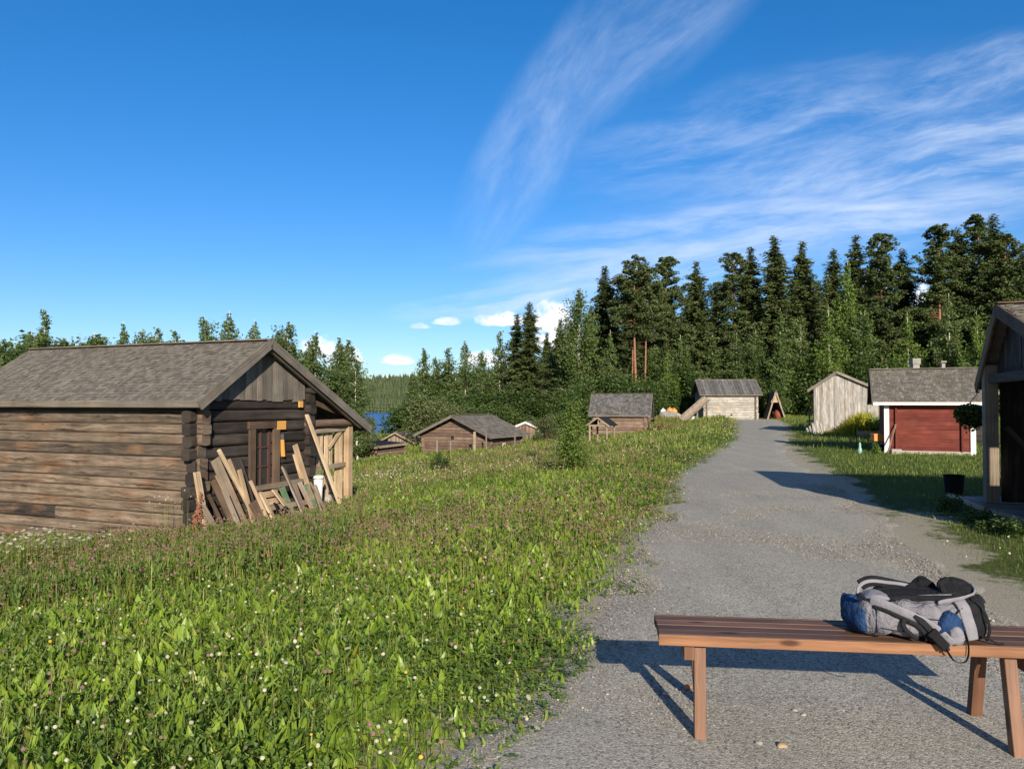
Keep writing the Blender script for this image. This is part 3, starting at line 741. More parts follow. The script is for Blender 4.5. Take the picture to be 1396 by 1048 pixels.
# far wood on the opposite shore: one mass
N = 9000
a = rng.uniform(-.62, .10, N); rr_ = 407+rng.random(N)**1.3*420
x = rr_*np.sin(a); y = rr_*np.cos(a); ok = sdist(x, y) > 52; x, y = x[ok], y[ok]; n = len(x)
H = rng.uniform(6, 11, n); H = H*(.7+.6*vn(x, y, .02)); z = zt(x, y)
tv = []; tf = []
lv = 5
for k in range(lv):
    for q in range(6):
        an = q*1.047+k*.5; t0 = k/lv
        w0 = .19*(1-t0)+.02
        b_ = len(tv)
        tv += [(math.cos(an)*w0, math.sin(an)*w0, t0*.94+.02), (math.cos(an+.9)*w0*.75, math.sin(an+.9)*w0*.75, t0*.94+.06), (0, 0, min(1, t0+.34))]
        tf.append((b_, b_+1, b_+2))
V, Fs, Rn = scatter(np.array(tv), [np.array(tf)], np.stack([x, y, z-.4], -1), rotz(rng.random(n)*6.28), np.stack([H*rng.uniform(.9, 1.5, n), H*rng.uniform(.9, 1.5, n), H], -1), rng.random(n))
o = bpy.data.objects.new('far_wood', mesh_np('far_wood', V, Fs, M['farwood'], rnd=Rn)); COL.objects.link(o)
tag(o, 'mixed wood covering the low hill across the lake', 'wood', kind='stuff')
# ============================================================ BUILDINGS
random.seed(5)
class Hut:
    def __init__(s, name, label, cat, O, U, V, w, l, zb, zr, ra, s0, s1, oe0=.25, oe1=.25, og0=.3, og1=.3, group=None):
        s.U = Vector((*U, 0)).normalized(); s.V = Vector((*V, 0)).normalized(); s.O = Vector((*O, 0))
        s.w, s.l, s.zb, s.zr, s.ra, s.s0, s.s1 = w, l, zb, zr, ra, s0, s1
        s.oe0, s.oe1, s.og0, s.og1 = oe0, oe1, og0, og1
        c = s.P(w/2, l/2, zb); s.root = thing(name, label, cat, tuple(c), group)
    def P(s, a, b, z): return s.O+s.U*a+s.V*b+Vector((0, 0, z))
    def rz(s, a): return s.zr-s.s0*(s.ra-a) if a < s.ra else s.zr-s.s1*(a-s.ra)
    def logwalls(s, mat, h=.2, tw=.085, e=.16, endmat=None, gable='log', sq=.45, jit=.02):
        t0, t1 = s.rz(0)-.06, s.rz(s.w)-.06
        for a, top in ((0, t0), (s.w, t1)):
            mb = MB(); z = s.zb
            while z+h*.6 < top:
                hh = min(h, top-z); e0 = e*random.uniform(.75, 1.15); e1 = e*random.uniform(.75, 1.15)
                mb.log(s.P(a, -e0, z+hh/2), s.P(a, s.l+e1, z+hh/2), tw*random.uniform(.93, 1.05), hh*.515, sq=sq, jit=jit); z += hh
            mb.build('side_wall', mat, s.root)
        for b in (0, s.l):
            mb = MB(); z = s.zb-h/2; top = min(t0, t1)
            while z+h*.5 < top:
                e0 = e*random.uniform(.75, 1.15); e1 = e*random.uniform(.75, 1.15)
                mb.log(s.P(-e0, b, z+h/2), s.P(s.w+e1, b, z+h/2), tw*random.uniform(.93, 1.05), h*.515, sq=sq, jit=jit); z += h
            if gable == 'log':
                while z+h < s.zr-.1:
                    zz = z+h; a0 = s.ra-(s.zr-zz)/s.s0+.05; a1 = s.ra+(s.zr-zz)/s.s1-.05
                    a0 = max(a0, 0); a1 = min(a1, s.w)
                    if a1-a0 > .15: mb.log(s.P(a0, b, z+h/2), s.P(a1, b, z+h/2), tw, h*.515, sq=sq, jit=jit)
                    z += h
            mb.build('gable_wall', mat, s.root)
    def boardgable(s, b, mat, z0, a0, a1, bw=.13, th=.03, out=-1, jitter=.03, name='gable_boards', zmin=None):
        mb = MB(); a = a0
        while a < a1-.02:
            ww = min(bw*random.uniform(.85, 1.15), a1-a); ac = a+ww/2
            zt_ = min(s.rz(a), s.rz(a+ww))-.02; zl = (z0(ac) if callable(z0) else z0)+random.uniform(-jitter, jitter)
            if zt_ > zl+.03:
                p = s.P(ac, b+out*random.uniform(0, .008), 0)
                mb.beam(p+Vector((0, 0, zl)), p+Vector((0, 0, zt_)), ww*.97, th, up=tuple(s.V))
            a += ww
        return mb.build(name, mat, s.root)
    def boardside(s, a, mat, z0, z1, bw=.14, th=.03, horiz=False, name='side_wall'):
        mb = MB()
        if horiz:
            z = z0
            while z < z1-.01:
                hh = min(bw, z1-z); mb.beam(s.P(a+random.uniform(-.002, .002), 0, z+hh/2), s.P(a, s.l, z+hh/2), th, hh*.975); z += hh
        else:
            b = 0
            while b < s.l-.01:
                ww = min(bw, s.l-b); p = s.P(a, b+ww/2, 0); mb.beam(p+Vector((0, 0, z0)), p+Vector((0, 0, z1)), ww*.97, th, up=tuple(s.U)); b += ww
        return mb.build(name, mat, s.root)
    def roof(s, mat, kind='shingle', ex=.13, ws=.11, th=.035, trim=None, fascia=None, barge=.13, ridge=True, eave_f=None):
        root = MB(); nrm = []
        rf = None
        mbs = MB()
        for side in (0, 1):
            ae = -s.oe0 if side == 0 else s.w+s.oe1; ze = s.rz(ae)
            r0 = s.P(s.ra, -s.og0, s.zr); r1 = s.P(s.ra, s.l+s.og1, s.zr); e0 = s.P(ae, -s.og0, ze); e1 = s.P(ae, s.l+s.og1, ze)
            n_ = (r1-r0).cross(e0-r0).normalized()
            if n_.z < 0: n_ = -n_
            D = (e0-r0); Ls = D.length; D = D/Ls; A = (r1-r0); La = A.length; A = A/La
            mbs.poly([r0, r1, e1, e0], -th, n_, r=.3)
            if kind == 'shingle':
                row = 0; t = Ls
                while t > ex*.4:
                    x = -random.random()*ws
                    sag = 0
                    while x < La:
                        w_ = ws*random.uniform(.7, 1.3); x0 = max(0, x); x1 = min(La, x+w_)
                        if x1-x0 > .01:
                            xc = (x0+x1)/2; lo = t+random.uniform(-.012, .018) ; up_ = max(0, t-ex*1.25)
                            mbs.beam(r0+A*xc+D*lo+n_*(.026+random.uniform(0, .009)), r0+A*xc+D*up_+n_*.012, (x1-x0)*.96, .011, up=tuple(n_))
                        x += w_
                    t -= ex
            else:
                x = 0
                while x < La:
                    w_ = min(ws*random.uniform(.8, 1.2), La-x)
                    mbs.beam(r0+A*(x+w_/2)+n_*(.02+random.uniform(0, .02))-D*.02, r0+A*(x+w_/2)+D*(Ls+random.uniform(-.02, .05))+n_*(.02+random.uniform(0, .02)), w_*.93, .03, up=tuple(n_))
                    x += w_
        rf = mbs.build('roof', mat, s.root)
        tm = trim or mat
        for b in (-s.og0, s.l+s.og1):
            bb_ = b+(-.016 if b < 0 else .016)
            for side in (0, 1):
                ae = -s.oe0-.02 if side == 0 else s.w+s.oe1+.02
                mb = MB(); mb.beam(s.P(s.ra, bb_, s.zr-barge*.32), s.P(ae, bb_, s.rz(ae)-barge*.32), .028, barge); mb.build('bargeboard', tm, rf)
        for ae in (-s.oe0, s.w+s.oe1):
            mb = MB(); q = -.016 if ae < 0 else .016
            z = s.rz(ae)-.035; mb.beam(s.P(ae+q, -s.og0, z), s.P(ae+q, s.l+s.og1, z), .03, eave_f or .09); mb.build('eave_board', fascia or tm, rf)
        if ridge:
            mb = MB()
            for q, sl in ((-1, s.s0), (1, s.s1)):
                mb.beam(s.P(s.ra+q*.055, -s.og0-.02, s.zr+.045-.055*sl), s.P(s.ra+q*.055, s.l+s.og1+.02, s.zr+.045-.055*sl), .13, .02, up=(-q*s.U.x*-sl*-1, 0, 1))
            mb.build('ridge_board', tm, rf)
        s.rf = rf; return rf

# --- big log cabin at left
CU, CV = (.391, .92), (-.92, .391)
C = Hut('log_cabin', 'weathered log cabin with mossy grey shingle roof and planks leaning on its gable', 'cabin', (-4.8, 11.8), CU, CV, 2.56, 5.1, -1.0, 2.52, 1.25, .66, .515, .28, 1.63, .33, .35)
h = .19
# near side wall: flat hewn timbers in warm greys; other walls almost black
mb = MB(); z = -1.0; i = 0
while z < 1.44:
    hh = h*random.uniform(.74, 1.26); hh = min(hh, 1.52-z)
    e0 = random.uniform(.10, .22)
    if i == 3:
        mb.log(C.P(0, -e0, z+hh/2), C.P(0, 3.0, z+hh/2), .088, hh*.5, sq=.33, jit=.02); mb.log(C.P(0.006, 3.0, z+hh/2), C.P(0.006, 5.2, z+hh/2), .09, hh*.5, sq=.33, jit=.02)
    else: mb.log(C.P(0, -e0, z+hh/2), C.P(0, 5.25, z+hh/2), .088*random.uniform(.94, 1.06), hh*.505, sq=.33, jit=.022)
    z += hh; i += 1
mb.build('side_wall', M['hewn'], C.root)
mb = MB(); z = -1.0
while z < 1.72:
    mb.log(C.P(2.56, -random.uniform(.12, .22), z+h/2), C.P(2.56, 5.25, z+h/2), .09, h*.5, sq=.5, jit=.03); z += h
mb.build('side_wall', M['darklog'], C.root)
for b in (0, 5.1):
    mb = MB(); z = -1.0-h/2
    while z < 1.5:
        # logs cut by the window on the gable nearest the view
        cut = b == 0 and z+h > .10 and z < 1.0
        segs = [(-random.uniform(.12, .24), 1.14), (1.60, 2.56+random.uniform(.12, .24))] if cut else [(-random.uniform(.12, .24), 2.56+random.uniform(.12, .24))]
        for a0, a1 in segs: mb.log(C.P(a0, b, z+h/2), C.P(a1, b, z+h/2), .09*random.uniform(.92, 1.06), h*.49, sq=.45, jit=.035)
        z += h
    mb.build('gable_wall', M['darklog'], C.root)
C.boardgable(-.10, M['greywood'], 1.52, .10, 2.42, .135, .03)
C.boardgable(5.2, M['greywood'], 1.5, .02, 2.5, .14, .03, 1)
C.roof(M['shingle'], 'shingle', .085, .07, trim=M['greywood'], barge=.15, eave_f=.11)
# window
wn_ = MB()
wn_.beam(C.P(1.07, -.115, -.02), C.P(1.07, -.115, 1.06), .12, .05, up=tuple(C.V)); wn_.beam(C.P(1.66, -.115, -.02), C.P(1.66, -.115, 1.06), .14, .05, up=tuple(C.V))
wn_.beam(C.P(.98, -.12, 1.12), C.P(1.75, -.12, 1.12), .05, .12)
wn_.beam(C.P(1.13, -.09, .06), C.P(1.60, -.09, .06), .09, .06)
wf = wn_.build('window', M['brownplank'], C.root)
mb = MB(); mb.beam(C.P(1.13, -.03, .58), C.P(1.60, -.03, .58), .012, .96); mb.build('pane', M['glass'], wf)
mb = MB(); mb.beam(C.P(1.55, -.05, .10), C.P(1.55, -.05, 1.02), .05, .03, up=tuple(C.V))
for z_ in (.42, .74): mb.beam(C.P(1.14, -.05, z_), C.P(1.54, -.05, z_), .025, .025)
mb.beam(C.P(1.34, -.052, .1), C.P(1.34, -.052, 1.02), .025, .025, up=tuple(C.V)); mb.build('sash', plain('faded_red_sash', (.085, .04, .033), .7), wf)
# lean-to behind
mb = MB(); mb.log(C.P(2.45, -.02, 1.10), C.P(4.15, -.12, 1.10), .075, .075, n=12, sq=1, jit=.03); mb.build('purlin', M['reddishlog'], C.root, smooth=True)
mb = MB(); mb.beam(C.P(1.25, -.25, 2.44), C.P(4.0, -.25, 1.03), .06, .11); mb.build('rafter', M['greywood'], C.root)
mb = MB(); mb.beam(C.P(2.3, -.05, 1.62), C.P(3.95, -.02, 1.18), .06, .09); mb.build('rafter', M['brownplank'], C.root)
mb = MB(); mb.beam(C.P(3.86, -.05, -.9), C.P(3.86, -.05, 1.05), .13, .12, up=tuple(C.V)); mb.build('post', M['palewood'], C.root)
mb = MB(); mb.beam(C.P(2.62, -.02, .95), C.P(3.82, -.02, .98), .05, .08); mb.build('rail', M['oldplank'], C.root)
mb = MB(); mb.beam(C.P(2.62, -.02, .24), C.P(3.82, -.02, .28), .05, .08); mb.build('rail', M['oldplank'], C.root)
mb = MB()
for a_, w_, z0, z1 in ((3.62, .12, -.8, .97), (3.74, .10, -.75, .97), (3.42, .07, .25, .92), (3.28, .11, -.3, .93), (3.13, .06, .35, .92), (3.02, .12, .28, .92)):
    mb.beam(C.P(a_, .045, z0), C.P(a_, .045, z1), w_, .025, up=tuple(C.V))
mb.build('frame_boards', M['palewood'], C.root)
mb = MB(); mb.beam(C.P(3.3, .0, .62), C.P(3.7, .0, .96), .03, .07); mb.build('brace', M['palewood'], C.root)
mb = MB()
for k in range(9): mb.beam(C.P(2.6+k*.145, 1.3, -1.1), C.P(2.6+k*.145, 1.3, 1.35), .138, .03, up=tuple(C.V))
mb.build('back_boarding', M['darklog'], C.root)
pt = at(383.5, 579.5, 1); 
gp = C.P(0, -.135, 0); gn = -C.V
def gpt(px, py): return onplane(px, py, gp, gn)
c_ = gpt(383.5, 579.5); mb = MB(); mb.beam(c_-C.U*.115, c_+C.U*.115, .025, .15); tag(mb.build('sign', M['sign'], origin=tuple(c_), bevel=.004), 'small blank-looking orange-yellow wooden sign nailed on the dark gable wall', 'sign')
mb = MB()   # faint carved letters on the sign
t_ = thing('wall_thermometer', 'narrow wooden thermometer with a metal top hanging under the yellow sign', 'thermometer', tuple(gpt(385, 606)))
mb = MB(); mb.beam(gpt(386, 622), gpt(384.5, 599), .022, .075, up=tuple(C.V)); mb.build('board', M['sign'], t_)
mb = MB(); mb.beam(gpt(384.5, 598.5), gpt(384, 591.5), .04, .05, up=tuple(C.V)); mb.build('metal_top', M['metal'], t_)
c_ = gpt(410, 551); mb = MB(); mb.beam(c_-C.U*.05, c_+C.U*.05, .03, .11); tag(mb.build('wooden_tag', M['sign'], origin=tuple(c_)), 'tiny yellow wooden tag on the log corner under the eave', 'tag')

# --- planks leaning against the gable
def hitup(px, py, lift=.12):
    d = ray(px, py); t = 2.0
    while t < 60:
        p = Vector((0, 0, 1.5))+d*t
        if p.z < Zt(p.x, p.y)+lift: break
        t += .02
    return p
GP = 'planks leaning on the cabin gable'
def plank(label, top, bot, w, th, mat, off=.16, ext=.25, sub=False, name='plank', grp=GP, lift=.10):
    a = onplane(top[0], top[1], C.P(0, -off, 0), gn); b = hitup(bot[0], bot[1], lift)
    if (b-C.P(0, -off, 0)).dot(gn) < .12: b = onplane(bot[0], bot[1], C.P(0, -off-.14, 0), gn)
    d = (b-a).normalized(); b = b+d*ext
    mb = MB(); mb.beam(b, a, w, th, up=tuple(gn))
    if sub: return mb
    return tag(mb.build(name, mat, origin=tuple(b), bevel=.003), label, 'plank', grp)
plank('short pale plank with knots standing nearest the front log corner', (268, 643), (282, 727), .105, .04, M['palewood'], .30)
plank('widest weathered pale board, second layer right of the log corner', (293, 626), (337, 725), .17, .028, M['oldplank'], .20)
plank('long narrow pale batten lying over the wide weathered board', (298, 613), (353, 715), .055, .04, M['palewood'], .28)
plank('pinkish pale board just left of the wide weathered board', (297, 646), (326, 708), .12, .03, M['palewood'], .16)
plank('dark brown board nearly hidden in shade left of the pinkish board', (290, 655), (316, 710), .10, .03, M['brownplank'], .16)
plank('thin dark stick low beside the short pale plank', (284, 674), (310, 728), .045, .04, M['brownplank'], .26)
plank('broad black-brown board upright in shade left of the window', (322, 626), (341, 690), .22, .03, M['darklog'], .14)
plank('pale batten end peeking behind the wide weathered board', (312, 626), (330, 670), .05, .03, M['palewood'], .15)
plank('wide greyish brown board with square top in the middle of the row', (344, 684), (363, 721), .17, .03, M['brownplank'], .55)
plank('fresh yellow-white plank at the left side of the pallet', (351, 664), (381, 722), .085, .04, M['palewood'], .34)
t_ = plank('x', (376, 687), (394, 720), .13, .03, None, .62, sub=True)
tag(t_.build('metal_gutter', M['blackplastic'], origin=tuple(hitup(394, 720)), bevel=.008), 'dark shiny metal board leaning at the front of the pallet', 'board')
plank('tall fresh yellow plank in front of the right log corner', (402, 606), (423, 675), .105, .035, M['palewood'], .30, .1)
plank('thin pink batten just left of the tall yellow plank', (400.5, 619), (413, 662), .045, .03, M['palewood'], .24, .1)
plank('lichen-grey plank continuing below the tall yellow plank', (424, 660), (451, 712), .09, .035, M['oldplank'], .50)
plank('whitish plank passing over the pallet rail by the window', (386, 638), (421, 718), .10, .03, M['oldplank'], .48)
plank('longest thin plank leaning right of the doorless lean-to corner', (418, 565), (468, 700), .075, .035, M['palewood'], .24)
plank('pale sawn plank end leaning left of the brown square-topped board', (326, 640), (347, 718), .07, .035, M['palewood'], .34)
plank('grey narrow board crossing in front of the wide weathered board', (305, 668), (330, 727), .08, .03, M['oldplank'], .46)
plank('pale thin batten leaning over the left rail end of the pallet', (341, 655), (372, 724), .045, .035, M['palewood'], .60)
plank('short pinkish plank leaning at the right end of the pallet', (428, 668), (444, 716), .10, .03, M['palewood'], .62)
plank('low dark-stained plank lying steeply beside the log corner', (276, 690), (300, 732), .09, .04, M['oldplank'], .42)
# pallet
pr = hitup(395, 715, 0); pt_ = thing('wooden_pallet', 'worn wooden pallet leaning under the window, with green painted slats', 'pallet', tuple(pr))
def gl(px, py, off): return onplane(px, py, C.P(0, -off, 0), gn)
mb = MB(); mb.beam(gl(347, 666, .42), gl(411, 655, .42), .09, .07); mb.build('rail', M['oldplank'], pt_)
mb = MB(); mb.beam(gl(362, 693, .60), gl(430, 682, .60), .09, .07); mb.build('rail', M['oldplank'], pt_)
mb = MB(); mb.beam(gl(376, 716, .72), gl(436, 706, .72), .09, .07); mb.build('rail', M['oldplank'], pt_)
for (a, b, w_, mt) in (((384, 664), (407, 722), .12, 'green'), ((400, 660), (420, 716), .13, 'reddishlog'), ((408, 657), (434, 710), .09, 'oldplank'), ((417, 660), (440, 706), .10, 'green'), ((373, 668), (390, 690), .09, 'palewood'), ((430, 661), (443, 700), .07, 'oldplank')):
    mb = MB(); mb.beam(gl(b[0], b[1], .80), gl(a[0], a[1], .50), w_, .025, up=tuple(gn)); o = mb.build('slat', M[mt], pt_)
    if mt == 'green': o['label'] = 'green painted slat'
mb = MB(); mb.beam(gl(352, 676, .44), gl(378, 671, .44), .02, .10); mb.beam(gl(356, 686, .46), gl(380, 681, .46), .02, .10); mb.build('cross_board', M['palewood'], pt_)
# white pipe and boulders in the lean-to
b_ = onplane(434, 690, C.P(0, -.22, 0), gn); t_ = thing('drain_pipe', 'white tapered plastic pipe standing upright behind the leaning planks', 'pipe', tuple(b_))
tp = onplane(434, 652, C.P(0, -.22, 0), gn)
mb = MB(); mb.ring([b_-Vector((0, 0, .25)), tp], [.05, .085], 16); mb.build('pipe', M['whiteplastic'], t_, smooth=True)
mb = MB(); mb.ring([tp, tp+Vector((0, 0, .045)), tp+Vector((0, 0, .06))], [.105, .10, .07], 16); mb.build('collar', M['whiteplastic'], t_, smooth=True)
def boulder(label, c, sx, sy, sz, mat='stone', seed=1, name='boulder', cat='stone', grp=None):
    r = np.random.default_rng(seed); mb = MB(); nl, ns = 8, 12; vs = []
    for i in range(nl+1):
        th = math.pi*i/nl
        for k in range(ns):
            ph = 2*math.pi*k/ns; d = Vector((math.sin(th)*math.cos(ph), math.sin(th)*math.sin(ph), math.cos(th)))
            j = 1+.16*math.sin(3*d.x+seed)*math.cos(2.5*d.y+seed*2)+.08*math.sin(6*d.z+4*d.x+seed)+.03*r.normal()*(0 < i < nl)
            vs.append((c[0]+d.x*sx*j, c[1]+d.y*sy*j, c[2]+d.z*sz*j))
    fs = [(i*ns+k, (i+1)*ns+k, (i+1)*ns+(k+1) % ns, i*ns+(k+1) % ns) for i in range(nl) for k in range(ns)]
    mb.add(vs, fs); return tag(mb.build(name, M[mat], origin=tuple(c), smooth=True), label, cat, grp)
p = onplane(447, 664, C.P(0, .15, 0), gn); boulder('dark grey round boulder in the lean-to behind the white pipe', p, .14, .14, .13, seed=3)
p = onplane(447, 684, C.P(0, .05, 0), gn); boulder('pale flat boulder under the dark grey one in the lean-to', p, .24, .2, .14, 'concrete', 4)
p = hit(492, 692); boulder('low grey rock in the grass right of the lean-to post', p, .34, .25, .16, seed=6)
a_ = hit(574, 700); b2 = hit(628, 690)
tm = MB(); tm.beam(a_+Vector((0, 0, .02)), b2+Vector((0, 0, .22)), .26, .12); tag(tm.build('timber_beam', M['oldplank'], origin=tuple(a_)), 'old timber beam lying half buried in the meadow', 'timber')
tm = MB(); tm.log(b2+Vector((0.02, -.1, -.1)), b2+Vector((.02, -.1, .24)), .07, .07, sq=1); tag(tm.build('wood_stump', M['brick'], origin=tuple(b2)), 'short orange-brown stump at the end of the old timber beam', 'stump')

# --- shingled low cabin in the meadow
H2 = Hut('log_cabin', 'low log cabin in the meadow with grey roof and small square hole in its gable', 'cabin', (-1.30, 45.0), (-.866, .5), (.5, .866), 4.7, 3.6, -2.0, .70, 2.35, .43, .43, .45, .35, .5, .4)
H2.logwalls(M['reddishlog'], .19, .09, .16); H2.roof(M['shingle'], 'shingle', .22, .2, trim=M['greywood'], barge=.16)
mb = MB(); c_ = H2.P(2.55, -.075, -.62); mb.beam(c_-H2.U*.10, c_+H2.U*.10, .06, .2); mb.build('vent_hole', M['black'], H2.root)
mb = MB(); c_ = H2.P(-.075, 1.5, -1.2); mb.beam(c_-H2.V*.16, c_+H2.V*.16, .05, .5); wf = mb.build('window', M['white'], H2.root)
mb = MB(); mb.beam(c_-H2.V*.11-H2.U*.02, c_+H2.V*.11-H2.U*.02, .04, .4); mb.build('pane', M['glass'], wf)
for px, w_, lab in ((596, .10, 'leftmost thin post before the meadow cabin gable'), (614.5, .08, 'faint thin post in front of the cabin gable middle'), (647, .14, 'white wooden post, the widest, before the meadow cabin gable'), (663, .07, 'thin post beside the meadow cabin corner'), (702, .10, 'short grey post at the far right corner of the meadow cabin')):
    g_ = gx(px, 43.6 if px < 690 else 45); mb = MB(); ht = {596: 1.15, 614.5: 1.0, 647: 1.45, 663: 1.35, 702: 1.2}[px]
    mb.beam(g_-Vector((0, 0, .2)), g_+Vector((0, 0, ht-.15)), w_, .06, up=(0, 1, 0)); tag(mb.build('fence_post', M['greywood'] if px != 647 else M['oldplank'], origin=tuple(g_)), lab, 'post', 'posts around the meadow cabin')
# --- small white-edged shed behind
g_ = gx(731, 58)
H3 = Hut('shed', 'small brown plank shed with white bargeboards behind the meadow cabin', 'shed', (at(733.5, 600, 58).x, 58), (-1, .05), (.15, .99), 1.95, 2.2, g_.z-.3, at(716, 575, 58).z, .95, .42, .42, .3, .3, .2, .2)
H3.boardgable(0, M['reddishlog'], g_.z-.3, 0, 1.95, .12); H3.boardgable(2.2, M['reddishlog'], g_.z-.3, 0, 1.95, .12)
for a_ in (0, 1.95): H3.boardside(a_, M['reddishlog'], g_.z-.3, H3.rz(a_)-.02)
H3.roof(M['shingle'], 'plank', .2, .2, trim=M['white'], barge=.13, ridge=False)
mb = MB(); mb.beam(H3.P(-.02, -.03, g_.z-.2), H3.P(-.02, -.03, H3.rz(0)-.05), .1, .05, up=(0, 1, 0)); mb.build('corner_board', M['white'], H3.root)
mb = MB(); p0 = at(735, 590, 57); p1 = at(750, 597, 57); mb.beam(p0, p1, .05, .12); tag(mb.build('handrail', M['white'], origin=tuple(p1)), 'white sloping handrail right of the small white-edged shed', 'rail')
boulder('reddish clay heap right of the small white-edged shed', gx(756, 56, .35), .7, .5, .55, 'brick', 8, 'clay_heap', 'heap')
# --- sunken huts by the lake
Y_s = 30; c0 = at(488, 603, Y_s)
H4 = Hut('sunken_hut', 'half sunken hut with a nearly flat black felt roof and pale edge boards', 'hut', (-8.3, 46.9), (-.55, .835), (.40, .917), 4.4, 3.3, -3.0, -1.2, 2.2, .04, .04, .3, .2, .2, .2)
zr4 = H4.zr
mb = MB(); mb.poly([H4.P(-.3, -.25, zr4-.03), H4.P(4.7, -.25, zr4-.03), H4.P(4.7, 3.55, zr4+.02), H4.P(-.3, 3.55, zr4+.02)], .05, (0, 0, 1)); rf = mb.build('roof', M['tarfelt'], H4.root)
for a, b in ((H4.P(-.32, -.27, zr4-.03), H4.P(4.72, -.27, zr4-.03)), (H4.P(-.32, -.27, zr4-.03), H4.P(-.32, 3.57, zr4+.02)), (H4.P(4.72, -.27, zr4-.03), H4.P(4.72, 3.57, zr4+.02))):
    mb = MB(); mb.beam(a, b, .05, .15); mb.build('edge_board', M['oldplank'], rf)
H4.zr = zr4-.1; H4.s0 = H4.s1 = 0.0; H4.logwalls(M['reddishlog'], .18, .09, .12, gable='none')
p = at(492, 597, 53.0); t_ = thing('chimney_box', 'squat box chimney with rusty lid behind the black felt roof', 'chimney', (p.x, p.y, p.z-.5))
mb = MB(); mb.beam(p-Vector((0, 0, 1.2)), p+Vector((0, 0, .1)), .9, .7, up=(0, 1, 0)); mb.build('stack', M['oldplank'], t_)
mb = MB(); q = at(494, 593.5, 53.0); mb.box(q, 1.0, .8, .14); mb.build('lid', M['brick'], t_)
H5 = Hut('sunken_hut', 'small grey shingled roof low in the grass between the black roof and the meadow cabin', 'hut', (at(529, 602, 63).x, 63), (.93, -.37), (.37, .93), 2.1, 3.2, -3.4, at(541, 589, 63).z, .8, .5, .45, .5, .5, .3, .3)
H5.boardgable(0, M['oldplank'], -3.4, 0, 2.1, .15); H5.boardgable(3.2, M['oldplank'], -3.4, 0, 2.1, .15)
for a_ in (0, 2.1): H5.boardside(a_, M['oldplank'], -3.4, H5.rz(a_)-.03)
H5.roof(M['shingle'], 'shingle', .2, .18, trim=M['oldplank'])
# --- dark shingle cabin beyond
g_ = gx(880, 50)
H6 = Hut('log_cabin', 'log cabin with steep dark grey roof under the orange-trunked pine', 'cabin', (at(880, 590, 50).x, 50), (.25, .968), (-.968, .25), 2.5, 3.3, g_.z-.35, 2.07, 1.15, 1.02, 1.02, .25, .25, .35, .35)
H6.logwalls(M['reddishlog'], .2, .09, .15); H6.roof(M['rotten'], 'shingle', .16, .16, trim=M['greywood'], barge=.12)
# --- little canopy on posts
g_ = gx(815, 38); t_ = thing('well_canopy', 'small gabled canopy on thin posts by the young birch', 'canopy', tuple(g_))
K = lambda a, b, z: Vector((at(814.5, 570, 38).x, 38, 0))+Vector((1, -.1, 0)).normalized()*a+Vector((.45, .89, 0))*b+Vector((0, 0, z))
zt5 = at(812, 569, 38).z; ze5 = zt5-.42
mb = MB()
for sx in (-1, 1):
    n_ = Vector((sx*.6, 0, .8)); mb.poly([K(0, 0, zt5), K(0, 1.3, zt5), K(sx*.56, 1.3, ze5), K(sx*.56, 0, ze5)], .04, n_)
rf = mb.build('roof', M['tarfelt'], t_)
for sx in (-1, 1):
    mb = MB(); mb.beam(K(0, -.02, zt5-.01), K(sx*.58, -.02, ze5-.01), .03, .08); mb.build('bargeboard', M['oldplank'], rf)
for a, b in ((-.42, .1), (.42, .1), (-.42, 1.2), (.42, 1.2)):
    mb = MB(); p = K(a, b, 0); mb.beam(Vector((p.x, p.y, Zt(p.x, p.y)-.2)), Vector((p.x, p.y, ze5+.08)), .09, .09, up=(0, 1, 0)); mb.build('post', M['oldplank'], t_)
mb = MB(); mb.beam(K(-.5, .1, ze5+.03), K(.5, .1, ze5+.03), .06, .08); mb.beam(K(0, .1, ze5), K(0, .1, zt5-.06), .05, .06, up=(0, 1, 0)); mb.build('tie_beam', M['oldplank'], t_)
# --- turf roofed bunker
g_ = gx(910, 47.5); t_ = thing('turf_shelter', 'low turf covered shelter with a plank edge right of the dark-roofed cabin', 'shelter', tuple(g_))
q0, q1, q2, q3 = at(890, 583.5, 47), at(930, 583.5, 47), at(926, 570, 49.5), at(893, 570, 49.5)
mb = MB(); mb.poly([q0, q1, q2, q3], -.12, (0, 0, 1)); mb.build('roof_deck', M['brownplank'], t_)
N_ = 1400; uu = rng.random(N_); vv = rng.random(N_); A_ = np.array(q0)[None]*(1-uu[:, None])*(1-vv[:, None])+np.array(q1)[None]*uu[:, None]*(1-vv[:, None])+np.array(q2)[None]*uu[:, None]*vv[:, None]+np.array(q3)[None]*(1-uu[:, None])*vv[:, None]
tv0 = np.array([(-.03, 0, 0), (.03, 0, 0), (0, .02, .2)]); V, Fs, Rn = scatter(tv0, [np.array([(0, 1, 2)])], A_-np.array(g_), rotz(rng.random(N_)*6.28), rng.uniform(.5, 1.3, N_), rng.random(N_))
o = bpy.data.objects.new('turf', mesh_np('turf', V, Fs, leafmat('turf_grass', (.20, .19, .06), (.15, .20, .05), (.30, .17, .10)), rnd=Rn)); COL.objects.link(o); o.parent = t_
mb = MB(); mb.beam(q0-Vector((0, 0, .08)), q1-Vector((0, 0, .08)), .05, .16); mb.beam(q1-Vector((0, 0, .05)), q2-Vector((0, 0, .05)), .05, .16); mb.build('edge_board', M['greywood'], t_)
mb = MB(); mb.beam(q0+Vector((.25, .15, -.75)), q1+Vector((-.3, .15, -.75)), .1, 1.2); mb.beam(q1+Vector((-.25, .2, -.75)), q2+Vector((-.2, -.2, -.75)), .1, 1.2); mb.build('wall', M['brownplank'], t_)
